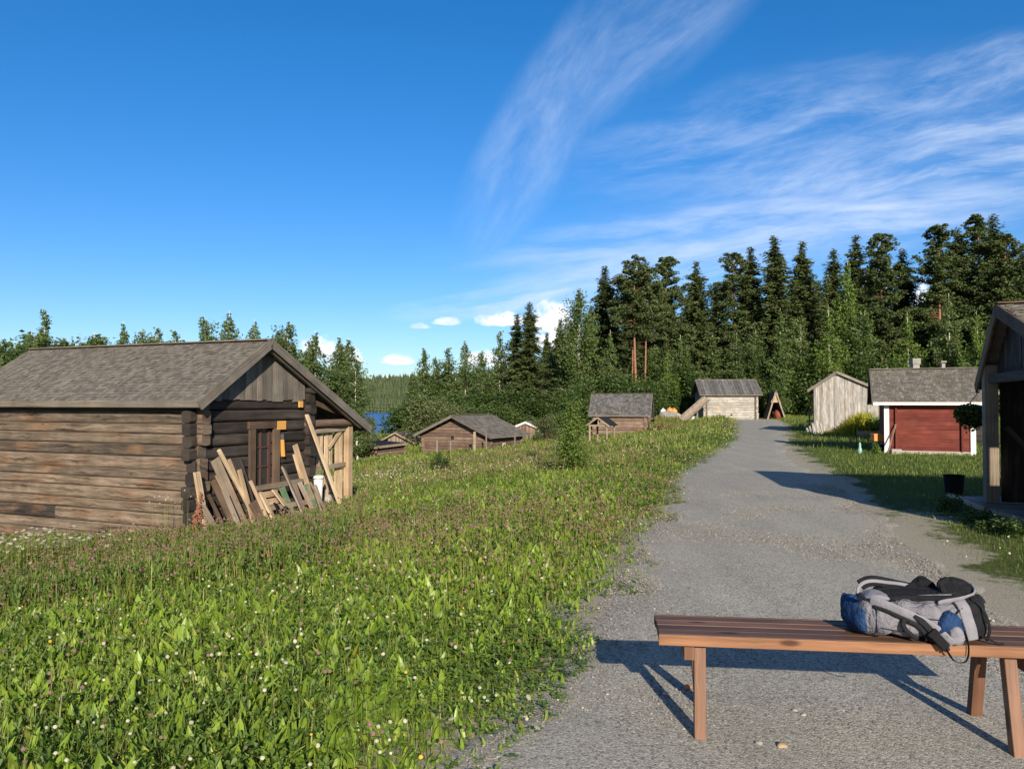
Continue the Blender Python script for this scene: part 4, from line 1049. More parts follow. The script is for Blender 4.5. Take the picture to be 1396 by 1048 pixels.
for i, (px, py, r_, lab) in enumerate(((899, 591, .16, 'leftmost red clay pot below the turf shelter'), (904, 593, .17, 'front red clay pot below the turf shelter'), (910, 590, .15, 'rightmost red clay pot below the turf shelter'))):
    g2 = gx(px, 45.5+i*.3); z_ = at(px, py, g2.y).z; t2 = thing('clay_pot', lab, 'pot', tuple(g2), 'red pots below the turf shelter')
    mb = MB(); mb.ring([(g2.x, g2.y, g2.z), (g2.x, g2.y, z_+.12), (g2.x, g2.y, z_+.13), (g2.x, g2.y, z_+.18)], [r_*.7, r_, r_*1.12, r_*1.12], 12); mb.build('pot', M['brick'], t2, smooth=True)
    C_ = rng.normal(0, .12, (60, 3))+np.array((0, 0, z_+.26-g2.z)); V, Fs, Rn = cards(C_, np.full(60, .1), rng.random(60)); o = bpy.data.objects.new('flowers', mesh_np('flowers', V, Fs, leafmat('red_flowers%d' % i, (.35, .05, .04), (.10, .10, .03)), rnd=Rn)); COL.objects.link(o); o.parent = t2
# stones and floats behind the turf shelter
for i, (px, py, s_, mt, lab, nm, ct) in enumerate(((907, 566, .35, 'stone', 'left grey stone of the heap between turf shelter and ramp', 'boulder', 'stone'), (914, 567, .4, 'stone', 'middle grey stone of the heap between turf shelter and ramp', 'boulder', 'stone'), (921, 567, .34, 'concrete', 'right pale stone of the heap between turf shelter and ramp', 'boulder', 'stone'),
     (913, 560.5, .26, 'orange', 'left orange float lying on the stone heap', 'fishing_float', 'float'), (919, 561, .24, 'orange', 'right orange float lying on the stone heap', 'fishing_float', 'float'), (904, 561, .22, 'white', 'white float at the left of the stone heap', 'fishing_float', 'float'))):
    p = at(px, py, 57+.2*i); 
    if nm == 'boulder':
        boulder(lab, p, s_*1.2, s_, s_*.9, mt, 20+i)
        mb = MB()
    else:
        mb = MB(); mb.ring([p+Vector((0, 0, s_*q)) for q in (-1, -.8, -.4, 0, .4, .8, 1, 1.25)], [s_*q for q in (.1, .6, .92, 1, .92, .6, .18, .12)], 12); tag(mb.build(nm, M[mt], origin=tuple(p), smooth=True), lab, ct)
g_ = gx(914, 57.6); mb = MB(); mb.box(g_+Vector((0, .3, .18)), 1.5, .8, .62); tag(mb.build('stone_bench', M['stone'], origin=tuple(g_), bevel=.05), 'rough stone block under the heap of stones and floats', 'stone block')
# ramp
p0 = at(963, 543, 64); p1 = at(931, 571, 62.5)
t_ = thing('plank_ramp', 'pale slanting plank ramp leaning left of the log storehouse', 'ramp', tuple(p1))
nn = Vector((-.35, -.75, .55))
for k in range(4):
    o_ = (p0-p1).cross(nn).normalized()*(k-1.5)*.19; mb = MB(); mb.beam(p1+o_-(p0-p1).normalized()*.2, p0+o_, .18, .04, up=tuple(nn)); mb.build('board', M['oldplank'], t_)
mb = MB(); q = at(950.5, 556, 64.4); mb.beam(q-Vector((0, 0, 1.1)), q+Vector((0, 0, .35)), .12, .12, up=(0, 1, 0)); mb.build('support', M['greywood'], t_)
g_ = gx(945.5, 65); mb = MB(); mb.ring([g_, g_+Vector((0, 0, .15)), g_+Vector((0, 0, .62)), g_+Vector((0, 0, .66))], [.25, .28, .27, .2], 14); tag(mb.build('barrel', M['whiteplastic'], origin=tuple(g_), smooth=True), 'white barrel standing under the slanting ramp', 'barrel')
# --- log storehouse at the path end
x0 = at(1031.5, 570, 66).x
H7 = Hut('log_storehouse', 'pale silvery log storehouse with dark board roof at the end of the path', 'storehouse', (x0, 66), (.03, 1), (-1, .03), 3.2, 4.4, -.1, 3.45, 1.6, .68, .68, .35, .35, .4, .45)
H7.logwalls(M['paleLog'], .22, .1, .14); H7.roof(M['rotten'], 'plank', .2, .24, trim=M['oldplank'], barge=.12, eave_f=.06)
mb = MB()
for bq in (.12, 4.28): mb.beam(H7.P(-.13, bq, -.1), H7.P(-.13, bq, 2.2), .14, .05, up=(0, 1, 0))
mb.build('wall_cleat', M['brownplank'], H7.root)
mb = MB(); c_ = H7.P(-.12, 3.35, .98); mb.beam(c_-H7.V*.12, c_+H7.V*.12, .04, .12); mb.build('name_plate', M['sign'], H7.root)
mb = MB(); c_ = H7.P(-.12, 2.15, .42); mb.beam(c_-H7.V*.07, c_+H7.V*.07, .04, .12); mb.build('vent_hole', M['black'], H7.root)
# --- A-frame
g_ = gx(1058, 67.5); t_ = thing('a_frame_shelter', 'small A-shaped wooden shelter right of the log storehouse', 'shelter', tuple(g_))
top_ = at(1057.5, 533, 67.5); L_ = at(1046, 561, 67.5); R_ = at(1070.5, 561, 67.5); dv = Vector((.35, 2.2, 0))
for e_ in (L_, R_):
    mb = MB(); e2 = Vector((e_.x, e_.y, -.05)); n_ = ((top_-e2).cross(dv)).normalized(); n_ = n_ if n_.z > 0 else -n_
    mb.poly([top_, top_+dv, e2+dv, e2], .05, n_); rf = mb.build('roof_side', M['greywood'], t_)
    mb = MB(); mb.beam(top_-Vector((0, .04, .02)), e2-Vector((0, .04, 0)), .05, .12); mb.build('edge_board', M['oldplank'], rf)
mb = MB(); md = .55; a = top_.lerp(L_, md); b = top_.lerp(R_, md); mb.poly([top_+Vector((0, .05, -.05)), b+Vector((0, .05, 0)), a+Vector((0, .05, 0))], .04, (0, 1, 0)); mb.build('gable_boards', M['palewood'], t_)
mb = MB(); mb.poly([top_+dv*.9, R_+dv*.9, L_+dv*.9], .04, (0, 1, 0)); mb.build('back_boards', M['darklog'], t_)
p = gx(1061, 68.2); mb = MB(); mb.ring([p, p+Vector((0, 0, .5)), p+Vector((0, 0, .8))], [.35, .38, .25], 12); tag(mb.build('red_barrel', plain('dull_red_barrel', (.25, .06, .04), .7), origin=tuple(p), smooth=True), 'dull red barrel inside the A-shaped shelter', 'barrel')
# --- grey barn
Yb = 37.5; xL = at(1110, 590, Yb).x; xR = at(1183, 590, Yb).x; wB = xR-xL; zp = at(1141, 507, Yb).z
H8 = Hut('board_barn', 'silver-grey barn clad in vertical boards, gable towards the path', 'barn', (xL, Yb), (1, 0), (.42, .907), wB, 3.6, -.1, zp, at(1141, 507, Yb).x-xL, .64, .42, .28, .15, .18, .2)
H8.boardgable(0, M['barn'], -.1, 0, wB, .085, .03, jitter=.0, name='gable_wall'); H8.boardgable(3.6, M['barn'], -.1, 0, wB, .1, name='gable_wall')
for a_ in (0, wB): H8.boardside(a_, M['barn'], -.1, H8.rz(a_)-.03)
H8.roof(M['greywood'], 'plank', .2, .16, trim=M['greywood'], barge=.10)
GB = 'loose boards against the barn'
for i in range(9):
    px = 1103+i*3.2; g_ = gx(px, 36.4-i*.04); mb = MB(); ht = [.28, .36, .5, .42, .62, .45, .5, .36, .3][i]
    mb.beam(g_-Vector((0, 0, .05)), g_+Vector((.03*(i % 3-1), .25, ht)), .09, .025, up=(0, -1, 0)); tag(mb.build('loose_board', M['barn'], origin=tuple(g_)), 'broken grey board leaning at the foot of the barn gable', 'board', GB)
t_ = thing('fence_stub', 'short rail fence stub at the left corner of the grey barn', 'fence', tuple(gx(1107, 39)))
for px in (1103, 1110):
    g_ = gx(px, 39); mb = MB(); mb.beam(g_, g_+Vector((0, 0, 1.1)), .06, .06, up=(0, 1, 0)); mb.build('post', M['greywood'], t_)
for z_ in (.55, .95):
    mb = MB(); mb.beam(gx(1100, 39, z_), gx(1113, 39, z_), .04, .08); mb.build('rail', M['oldplank'], t_)
# --- red hut and the grey hut behind it
H9 = Hut('red_hut', 'low dark red painted hut with white corner boards and grey shingle roof', 'hut', (10.90, 22.6), (.375, .927), (.927, -.375), 2.3, 2.26, -.1, 2.50, 1.15, .72, .72, .25, .25, .33, .45)
H9.boardside(0, M['redpaint'], .10, H9.rz(0)-.02, .12, .03, True); H9.boardside(2.3, M['redpaint'], .10, H9.rz(0)-.02, .12, .03, True)
H9.boardgable(0, M['redpaint'], .10, 0, 2.3, .12, name='gable_wall'); H9.boardgable(2.26, M['redpaint'], .10, 0, 2.3, .12, 1 and .03, name='gable_wall', out=1)
H9.roof(M['shingle'], 'shingle', .10, .09, trim=M['greywood'], fascia=M['white'], barge=.10, eave_f=.085)
for b0, b1, mt, nm, w_, q in ((-.03, .10, 'white', 'corner_board', .13, -.035), (2.16, 2.29, 'white', 'corner_board', .13, -.035), (.26, .31, 'redpaint', 'pilaster', .05, -.05), (1.93, 1.98, 'redpaint', 'pilaster', .05, -.05)):
    mb = MB(); c_ = H9.P(q, (b0+b1)/2, 0); mb.beam(c_+Vector((0, 0, -.02 if nm != 'pilaster' else .1)), c_+Vector((0, 0, H9.rz(0)-.04)), b1-b0, .04 if nm != 'pilaster' else .07, up=tuple(H9.U)); mb.build(nm, M[mt], H9.root)
mb = MB(); mb.beam(H9.P(0, -.02, -.02), H9.P(0, 2.28, -.02), .10, .24); mb.beam(H9.P(2.3, -.02, -.02), H9.P(2.3, 2.28, -.02), .10, .24); mb.beam(H9.P(.06, 0, -.02), H9.P(2.24, 0, -.02), .10, .24); mb.build('foundation', M['concrete'], H9.root)
mb = MB(); c_ = H9.P(-.22, .27, .04); mb.box(c_, .26, .22, .22, rz=math.atan2(-.375, .927)); tag(mb.build('stone_block', M['concrete'], origin=tuple(c_), bevel=.01), 'pale square stone block at the left foot of the red wall', 'block')
mb = MB(); mb.beam(H9.P(-.45, .02, .02), H9.P(-.09, .27, .86), .03, .03); tag(mb.build('garden_stake', M['oldplank'], origin=tuple(H9.P(-.45, .02, 0))), 'thin pale stake leaning on the red wall by the left white corner', 'stake')
H10 = Hut('grey_hut', 'grey shingled hut mostly hidden behind the red hut, with two chimneys', 'hut', (at(1212, 600, 28.6).x, 28.6), (.375, .927), (.927, -.375), 2.2, 3.3, -.1, at(1260, 503, 27.9).z, 1.1, .6, .6, .3, .3, .1, .9)
H10.logwalls(M['darklog'], .2, .08, .12); H10.roof(M['shingle'], 'shingle', .13, .12, trim=M['greywood'])
for px, pt_y, w_, capw, mt in ((1247, 489, .24, .30, 'stone'), (1285, 492, .13, .2, 'stone')):
    s_ = H10.P(1.1, 0, 0); Yc = 28.6
    c_ = at(px, pt_y, 29.1); mb = MB(); mb.beam(Vector((c_.x, c_.y, 2.3)), c_-Vector((0, 0, .1)), w_, w_, up=(0, 1, 0)); ch = mb.build('chimney', M[mt], H10.root)
    mb = MB()
    mb.box(c_-Vector((0, 0, .10 if px < 1260 else .03)), capw, capw, .22 if px < 1260 else .06); mb.build('cap', M['stone'], ch)
H11 = Hut('grey_outbuilding', 'sliver of a grey outbuilding between the barn and the red hut roof', 'outbuilding', (at(1184, 590, 44).x, 44), (1, 0), (.42, .907), 1.6, 2.2, -.1, at(1190, 517, 44).z, .8, .4, .4)
H11.boardgable(0, M['barn'], -.1, 0, 1.6, .12, name='gable_wall')
for a_ in (0, 1.6): H11.boardside(a_, M['barn'], -.1, H11.rz(a_)-.03)
H11.roof(M['shingle'], 'shingle', .2, .18, trim=M['greywood'])
# raised bed
t_ = thing('raised_bed', 'raised garden bed with boards and leafy crops behind the red hut corner', 'garden bed', tuple(gx(1183, 33.5)))
mb = MB(); mb.beam(gx(1168, 33, .12), gx(1199, 33, .12), .05, .28); mb.beam(gx(1168, 35.4, .12), gx(1199, 35.4, .12), .05, .28); mb.beam(gx(1168, 33, .12), gx(1168, 35.4, .12), .05, .28); mb.build('bed_boards', M['oldplank'], t_)
C_ = np.stack([rng.uniform(15.75, 16.9, 900), rng.uniform(33.1, 35.3, 900), rng.uniform(.2, .75, 900)], -1)-np.array(ROOTS[t_])
V, Fs, Rn = cards(C_, rng.uniform(.1, .2, 900), rng.random(900)); o = bpy.data.objects.new('crops', mesh_np('crops', V, Fs, M['birchlight'], rnd=Rn)); COL.objects.link(o); o.parent = t_
# orange box on bundle, ornament
g_ = gx(1197.5, 23.2); t_ = thing('rubbish_bag', 'lumpy black and white plastic bundle under the orange box, left of the red hut', 'bundle', tuple(g_))
mb = MB()
for k in range(9):
    c_ = g_+Vector((random.uniform(-.16, .16), random.uniform(-.05, .1), .08+.13*random.random())); r_ = random.uniform(.07, .11)
    mb.ring([c_+Vector((0, 0, r_*q)) for q in (-1, -.6, 0, .6, 1)], [r_*.2, r_*.8, r_, r_*.8, r_*.2], 7)
m, T = newmat('black_white_plastic'); co = T.n('ShaderNodeTexCoord').outputs['Object']; finish(T, T.mix(T.ss(T.noise(co, 8, 2), .5, .53), (.02, .02, .02, 1), (.6, .6, .58, 1)), .4)
mb.build('bundle', m, t_, smooth=True)
c_ = at(1196.5, 596.5, 23.0); mb = MB(); mb.box(c_, .32, .25, .20); tb = thing('orange_box', 'bright orange plastic box on top of the black and white bundle', 'box', tuple(c_-Vector((0, 0, .1)))); mb.build('box', M['orange'], tb, bevel=.015)
mb = MB(); mb.box(c_+Vector((0, 0, .105)), .35, .28, .03); mb.build('lid', M['orange'], tb, bevel=.006)
mb = MB(); mb.beam(c_+Vector((0, .05, -.1)), Vector((c_.x, c_.y+.05, 0)), .08, .08, up=(0, 1, 0)); mb.build('leg', M['greywood'], tb)
g_ = gx(1171.5, 22.4); mb = MB(); mb.ring([g_+Vector((0, 0, z_)) for z_ in (0, .02, .12, .17, .20, .27, .33, .34)], [.05, .065, .06, .045, .03, .035, .02, .004], 14)
tag(mb.build('garden_ornament', plain('pale_green_glaze', (.22, .42, .36), .35), origin=tuple(g_), smooth=True), 'pale green bottle-shaped ornament standing alone in the lawn', 'ornament')

# --- dark shed at right edge
SE = (6.74, 11.15)
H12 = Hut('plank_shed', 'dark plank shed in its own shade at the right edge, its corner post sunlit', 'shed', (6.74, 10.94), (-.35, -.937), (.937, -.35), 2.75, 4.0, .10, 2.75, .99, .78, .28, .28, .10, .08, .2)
tw = 2.75; PD = 1.95
for a_ in (.10, tw-.10):
    mb = MB(); mb.beam(H12.P(a_, .0, .10), H12.P(a_, .0, H12.rz(a_)-.04), .20, .16, up=tuple(H12.V)); mb.build('corner_post', M['oldplank'], H12.root)
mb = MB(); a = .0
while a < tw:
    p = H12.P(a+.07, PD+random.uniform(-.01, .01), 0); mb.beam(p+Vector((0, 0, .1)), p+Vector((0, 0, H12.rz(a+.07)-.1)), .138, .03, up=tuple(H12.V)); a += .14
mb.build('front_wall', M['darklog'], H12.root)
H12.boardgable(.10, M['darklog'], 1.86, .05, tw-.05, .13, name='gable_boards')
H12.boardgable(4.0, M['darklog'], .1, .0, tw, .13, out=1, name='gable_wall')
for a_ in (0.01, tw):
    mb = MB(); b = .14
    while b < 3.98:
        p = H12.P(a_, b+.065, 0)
        if a_ > 1 and 1.33 < b < 1.60:  # gap added in the unseen wall to let sun onto the far corner post
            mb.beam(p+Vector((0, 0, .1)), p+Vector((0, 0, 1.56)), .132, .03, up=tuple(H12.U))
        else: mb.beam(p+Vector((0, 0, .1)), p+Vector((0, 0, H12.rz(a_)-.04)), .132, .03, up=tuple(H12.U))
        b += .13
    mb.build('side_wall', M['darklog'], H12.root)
mb = MB(); mb.beam(H12.P(.0, .02, 1.82), H12.P(tw, .02, 1.82), .12, .12); mb.build('lintel', M['darklog'], H12.root)
mb = MB(); mb.beam(H12.P(.05, .2, 1.15), H12.P(.05, .5, .8), .03, .07); mb.build('door_brace', M['brownplank'], H12.root)
H12.roof(M['shingle'], 'shingle', .10, .085, trim=M['brownplank'], barge=.16, eave_f=.09)  # darker trim wood puts the unlit look of these boards into their colour
mb = MB()
pts = [(6.66, 11.75), (6.22, 10.2), (6.12, 9.3), (10.2, 7.8), (11.2, 10.3)]
mb.poly([(x_, y_, .09) for x_, y_ in pts][::-1], -.14, (0, 0, 1)); dk = mb.build('deck', M['greywood'], origin=(6.5, 10, 0))
dk['label'] = 'low grey wooden deck in front of and under the dark shed'; dk['category'] = 'deck'; dk.name = 'wooden_deck'
mb = MB(); mb.beam((6.62, 11.75, .10), (6.19, 10.2, .10), .10, .03); mb.beam((6.19, 10.2, .10), (6.09, 9.27, .10), .10, .03); mb.beam((6.09, 9.27, .10), (10.2, 7.74, .10), .10, .03); mb.build('edge_plank', M['palewood'], dk)
g_ = gx(1299, 12.6); t_ = thing('black_bucket', 'black plastic tub in the shade left of the dark shed', 'bucket', tuple(g_))
mb = MB(); mb.ring([g_, g_+Vector((0, 0, .31)), g_+Vector((0, 0, .31)), g_+Vector((0, 0, .05))], [.125, .155, .145, .12], 20); mb.build('tub', M['blackplastic'], t_, smooth=False)
mb = MB(); mb.ring([g_+Vector((math.cos(q*.3142)*.156, math.sin(q*.3142)*.156, .31)) for q in range(21)], .008, 6, cap=False); mb.build('rim', M['blackplastic'], t_, smooth=True)
# hanging basket by the eave
c_ = at(1321, 567, 11.6); t_ = thing('hanging_plant', 'dark bushy hanging plant under the eave of the dark shed, before the red hut', 'hanging plant', tuple(c_))
r_ = np.random.default_rng(3); n_ = 1500; u_ = r_.normal(0, 1, (n_, 3)); u_ /= np.linalg.norm(u_, axis=1)[:, None]; C_ = u_*(r_.random((n_, 1))**.4)*np.array((.22, .2, .17))+np.array((.02, 0, .02)); C_[:, 2] -= (r_.random(n_) < .3)*r_.random(n_)*.15*(1-np.abs(C_[:, 0])/.25)
C_ = np.concatenate([C_, C_[:300]*.5+np.array((.10, .03, -.10))])
V, Fs, Rn = cards(C_, r_.uniform(.03, .06, len(C_)), r_.random(len(C_))); o = bpy.data.objects.new('foliage', mesh_np('foliage', V, Fs, M['bush'], rnd=Rn)); COL.objects.link(o); o.parent = t_
mb = MB(); mb.ring([c_+Vector((0, 0, -.12)), c_+Vector((0, 0, 0))], [.09, .13], 12); mb.build('pot', M['blackplastic'], t_)
ev = H12.P(-.10, .05, H12.rz(-.1)-.05); mb = MB(); mb.ring([c_+Vector((0, 0, .0)), c_+Vector((0, 0, .18)), ev], .006, 5); mb.build('hanger', M['blackplastic'], t_)
# ============================================================ MEADOW, LAWN, PEBBLES
rng = np.random.default_rng(2024)
FP = []  # footprints kept free
for hh_ in (C, H2, H3, H4, H5, H6, H7, H8, H9, H10, H12):
    FP.append((np.array(hh_.O)[:2], np.array(hh_.U)[:2], np.array(hh_.V)[:2], hh_.w+.0, hh_.l+.0))
def free(x, y, mg=-.02):
    ok = np.ones(len(x), bool)
    for O, U, V, w, l in FP:
        a = (x-O[0])*U[0]+(y-O[1])*U[1]; b = (x-O[0])*V[0]+(y-O[1])*V[1]
        ok &= ~((a > -mg) & (a < w+mg) & (b > -mg) & (b < l+mg))
    ok &= ~((x > 6.0+.28*(y-9.3)) & (x < 11) & (y > 8.4-.36*(x-6.1)+.8) & (y < 11.8))
    return ok
def sample(y0, y1, dens, side='L', mg=1.6):
    """points over the visible ground between two distances"""
    n = int(dens*(y1-y0)*(y1*.70*2+4)); y = y0+(y1-y0)*rng.random(n)
    hw = y*.69+mg; x = rng.uniform(-1, 1, n)*(y1*.69+mg); ok = np.abs(x) < hw
    x, y = x[ok], y[ok]
    if side == 'L':
        s = sdist(x, y); thr = rng.random(len(x)); e = s+.24+(vn(x, y, 1.4)-.5)*.45+(vn(x, y, 5)-.5)*.3
        ok = (e > .06) & (thr < np.clip(.12+e/.6, 0, 1)) & (s < 54)
    else:
        s = x-xr(y); e = s+.35+(vn(x, y, 1.1)-.5)*.9+(vn(x+40, y, 4)-.5)*.5
        bare = np.clip(1-np.abs(s-1.0)/.9, 0, 1)*np.clip(1-np.abs(y-10.0)/2.4, 0, 1)
        ok = (e > .05) & (rng.random(len(x)) < np.clip(.12+e/.8, 0, 1)) & (rng.random(len(x)) > bare*1.2*(.3+vn(x, y, 2)))
    x, y = x[ok], y[ok]; ok = free(x, y); return x[ok], y[ok]
def edge_h(x, y):
    s = np.where(sdist(x, y) > 0, sdist(x, y), x-xr(y)); return np.clip(.30+s/1.6, .3, 1)
def P3(x, y, dz_=0): return np.stack([x, y, zt(x, y)+dz_], -1)
def tilt(n, sd_, yaw=None):
    a = rng.random(n)*6.283 if yaw is None else yaw
    return rotz(a) @ rotx(rng.normal(0, sd_, n))
# templates (unit height / length)
def leaf_t(w=.18, bend=.5, segs=4):
    v = []; f = []; prof = [(0, .25), (.3, .75), (.6, 1.0), (.85, .7), (1, .05)]
    for t, q in prof:
        y_ = bend*t*t; z_ = t*(1-.25*bend*t)
        v += [(-w*q/2, y_-.02*q, z_), (0, y_+.025*q, z_-.01), (w*q/2, y_-.02*q, z_)]
    for i in range(len(prof)-1):
        for k in range(2): f.append((i*3+k, i*3+k+1, i*3+k+4, i*3+k+3))
    return np.array(v), [np.array(f)]
def blade_t(w=.035, bend=.45):
    v = []; f = []
    for t, q in ((0, 1), (.35, .95), (.7, .7), (1, .06)):
        y_ = bend*t**2.2; z_ = t*(1-.3*bend*t*t); v += [(-w*q/2, y_, z_), (w*q/2, y_, z_)]
    for i in range(3): f.append((i*2, i*2+1, i*2+3, i*2+2))
    return np.array(v), [np.array(f)]
def clover_t():
    v = [(-.02, 0, 0), (.02, 0, 0), (.0, .02, 1.0)]; f3 = [(0, 1, 2)]; f4 = []
    for k in range(3):
        a = k*2.094; c, s = math.cos(a), math.sin(a); b = len(v)
        for (r_, q, z_) in ((.0, 0, 1.0), (.16, .13, 1.04), (.32, .10, 1.02), (.36, 0, .99), (.32, -.10, 1.02), (.16, -.13, 1.04)):
            v.append((c*r_-s*q, s*r_+c*q, z_+(r_*.35 if k != 1 else -r_*.2)))
        f4 += [(b, b+1, b+2, b+3), (b, b+3, b+4, b+5)]
    return np.array(v), [np.array(f3), np.array(f4)]
def ball_t(sub=1):
    v = []; f4 = []; f3 = []; n = 6
    rows = [(0, -.9), (.75, -.55), (1, 0), (.75, .6), (0, .95)]
    v.append((0, 0, -.9)); 
    for r_, z_ in rows[1:4]:
        for k in range(n): v.append((r_*math.cos(k*6.283/n+z_), r_*math.sin(k*6.283/n+z_), z_))
    v.append((0, 0, .95)); L = len(v)-1
    for k in range(n):
        k2 = (k+1) % n; f3 += [(0, 1+k2, 1+k), (L, 1+2*n+k, 1+2*n+k2)]
        for q in (0, 1): f4.append((1+q*n+k, 1+q*n+k2, 1+(q+1)*n+k2, 1+(q+1)*n+k))
    return np.array(v), [np.array(f3), np.array(f4)]
def daisy_t():
    v = [(0, 0, .12)]; f = []
    n = 8
    for k in range(n):
        a = k*6.283/n; v += [(math.cos(a-.3), math.sin(a-.3), 0), (math.cos(a+.3), math.sin(a+.3), 0)]; f.append((0, 1+2*k, 2+2*k))
    return np.array(v), [np.array(f)]
def stuff(name, parts, mat, lab, cat):
    V, Fs, Rn = join(parts); me = mesh_np(name, V, Fs, mat, rnd=Rn); o = bpy.data.objects.new(name, me); COL.objects.link(o)
    tag(o, lab, cat, kind='stuff'); return o
M['mgrass'] = leafmat('meadow_grass', (.105, .160, .028), (.27, .33, .060), (.34, .29, .14), .28, .45, .35, .5)
M['mleaf'] = leafmat('dandelion_leaves', (.11, .20, .020), (.31, .43, .055), (.34, .32, .06), .30, .40, .45, .6)
M['mclover'] = leafmat('clover_leaves', (.050, .100, .020), (.150, .230, .040), None, .25, .5, .35, .5)
M['mhead'] = leafmat('clover_heads', (.15, .10, .070), (.30, .22, .16), (.34, .17, .20), .15, .8, .1, .6)
M['mwhite'] = leafmat('white_flowers', (.42, .40, .28), (.66, .64, .54), None, .15, .7, .2, .6)
M['myellow'] = leafmat('yellow_buds', (.65, .42, .03), (.75, .5, .06), None, .1, .6, .2, .6)
M['mdry'] = leafmat('dry_stems', (.23, .17, .09), (.34, .26, .15), (.40, .15, .08), .15, .7, .1, .6)
M['lawn'] = leafmat('lawn_blades', (.075, .125, .022), (.165, .225, .045), (.30, .27, .13), .28, .5, .3, .5)

def brownness(x, y):   # where spent red clover stands thick
    b = np.clip((vn(x+3, y, .33)-.50)*3, 0, 1)*.8*(y > 5.5)
    b = np.maximum(b, np.clip((y-6.3+x*.25)/2.0, 0, 1)*np.clip((-x-1.6)/2.5, 0, 1)*(y < 14))
    return b
P_leaf, P_grass, P_clov, P_head, P_white, P_yel, P_dry = [], [], [], [], [], [], []
def add_leaf(x, y, L0, L1, w=.2, sd_=.45, k=5, sp=.05):
    n = len(x); X_ = np.repeat(x, k)+rng.normal(0, sp, n*k); Y2 = np.repeat(y, k)+rng.normal(0, sp, n*k)
    for bend in (.35, .8):
        t, f = leaf_t(w, bend); m_ = rng.random(n*k) < .5
        L = rng.uniform(L0, L1, m_.sum())*edge_h(X_[m_], Y2[m_])
        P_leaf.append(scatter(t, f, P3(X_[m_], Y2[m_], -.01), tilt(m_.sum(), sd_), np.stack([L*rng.uniform(.8, 1.35, m_.sum()), L, L], -1), np.clip(np.repeat(rng.random(n), k)[m_]*.5+rng.random(m_.sum())*.5, 0, 1)))
def add_grass(dst, x, y, L0, L1, w=.035, sd_=.3, k=1, sp=.04):
    n = len(x)*k; X_ = np.repeat(x, k)+rng.normal(0, sp, n); Y2 = np.repeat(y, k)+rng.normal(0, sp, n)
    for bend in (.2, .7):
        t, f = blade_t(w, bend); m_ = rng.random(n) < .5; L = rng.uniform(L0, L1, m_.sum())*edge_h(X_[m_], Y2[m_])
        dst.append(scatter(t, f, P3(X_[m_], Y2[m_], -.01), tilt(m_.sum(), sd_), L, rng.random(m_.sum())))
def add_clover(x, y, H0, H1, k=1.0):
    t, f = clover_t(); n = len(x); H_ = rng.uniform(H0, H1, n)*edge_h(x, y); s_ = rng.uniform(.065, .105, n)*k
    P_clov.append(scatter(t, f, P3(x, y, -.01), tilt(n, .38), np.stack([s_, s_, H_], -1), rng.random(n)))
def add_head(dst, x, y, H0, H1, r0, r1, stem=True, tmp=ball_t):
    n = len(x); H_ = rng.uniform(H0, H1, n)*edge_h(x, y); t, f = tmp(); lx = rng.normal(0, .03, n); ly = rng.normal(0, .03, n)
    r_ = rng.uniform(r0, r1, n); p = P3(x, y); top = p+np.stack([lx, ly, H_], -1)
    dst.append(scatter(t, f, top, tilt(n, .4), np.stack([r_, r_, r_*rng.uniform(.8, 1.1, n)], -1), rng.random(n)))
    if stem:
        t, f = blade_t(1.0, .0); w_ = .0025+.0003*y
        P_dry_or = P_grass; P_dry_or.append(scatter(t, f, p, rotz(rng.normal(0, .6, n)), np.stack([w_, np.full(n, .01), H_], -1), rng.random(n)))
# near zone
for y0, y1, q in ((1.6, 4.2, 1.35), (4.2, 7, 1.1), (7, 10.5, .8), (10.5, 15, .6)):
    z_ = 1 if y1 < 7 else (1.1 if y1 < 9 else (1.25 if y1 < 12 else 1.5))
    x, y = sample(y0, y1, 150*q); d_ = vn(x, y, .8) + .35+.3*np.clip(1-np.abs(x+.5)/2.5, 0, 1); m_ = d_*(1-.65*brownness(x, y)) > rng.random(len(x))*.9; add_leaf(x[m_], y[m_], .09*z_, .22*z_, .24, .5, 4)
    x, y = sample(y0, y1, 950*q); add_grass(P_grass, x, y, .10*z_, .26*z_, .036*z_, .4)
    x, y = sample(y0, y1, 1150*q); m_ = vn(x+9, y, .9)**1.5*1.2 > rng.random(len(x)); add_clover(x[m_], y[m_], .05*z_, .19*z_, .8*z_)
    x, y = sample(y0, y1, 330*q); br = brownness(x, y); m_ = rng.random(len(x)) < .02+br*.8*(y > 4); add_head(P_head, x[m_], y[m_], .18, .36, .0075*z_, .0125*z_)
    x, y = sample(y0, y1, 16*q); m_ = vn(x+5, y+8, .7) > rng.random(len(x))*1.1; add_head(P_white, x[m_], y[m_], .15, .28, .007*z_, .011*z_)
    x, y = sample(y0, y1, 1.2*q); add_head(P_white, x, y, .18, .28, .012, .017, tmp=daisy_t)
    x, y = sample(y0, y1, .7*q); add_head(P_yel, x, y, .15, .26, .007, .011)
    x, y = sample(y0, y1, 40*q); m_ = rng.random(len(x)) < .25+.75*brownness(x, y); add_grass(P_dry, x[m_], y[m_], .16, .36, .016, .2)
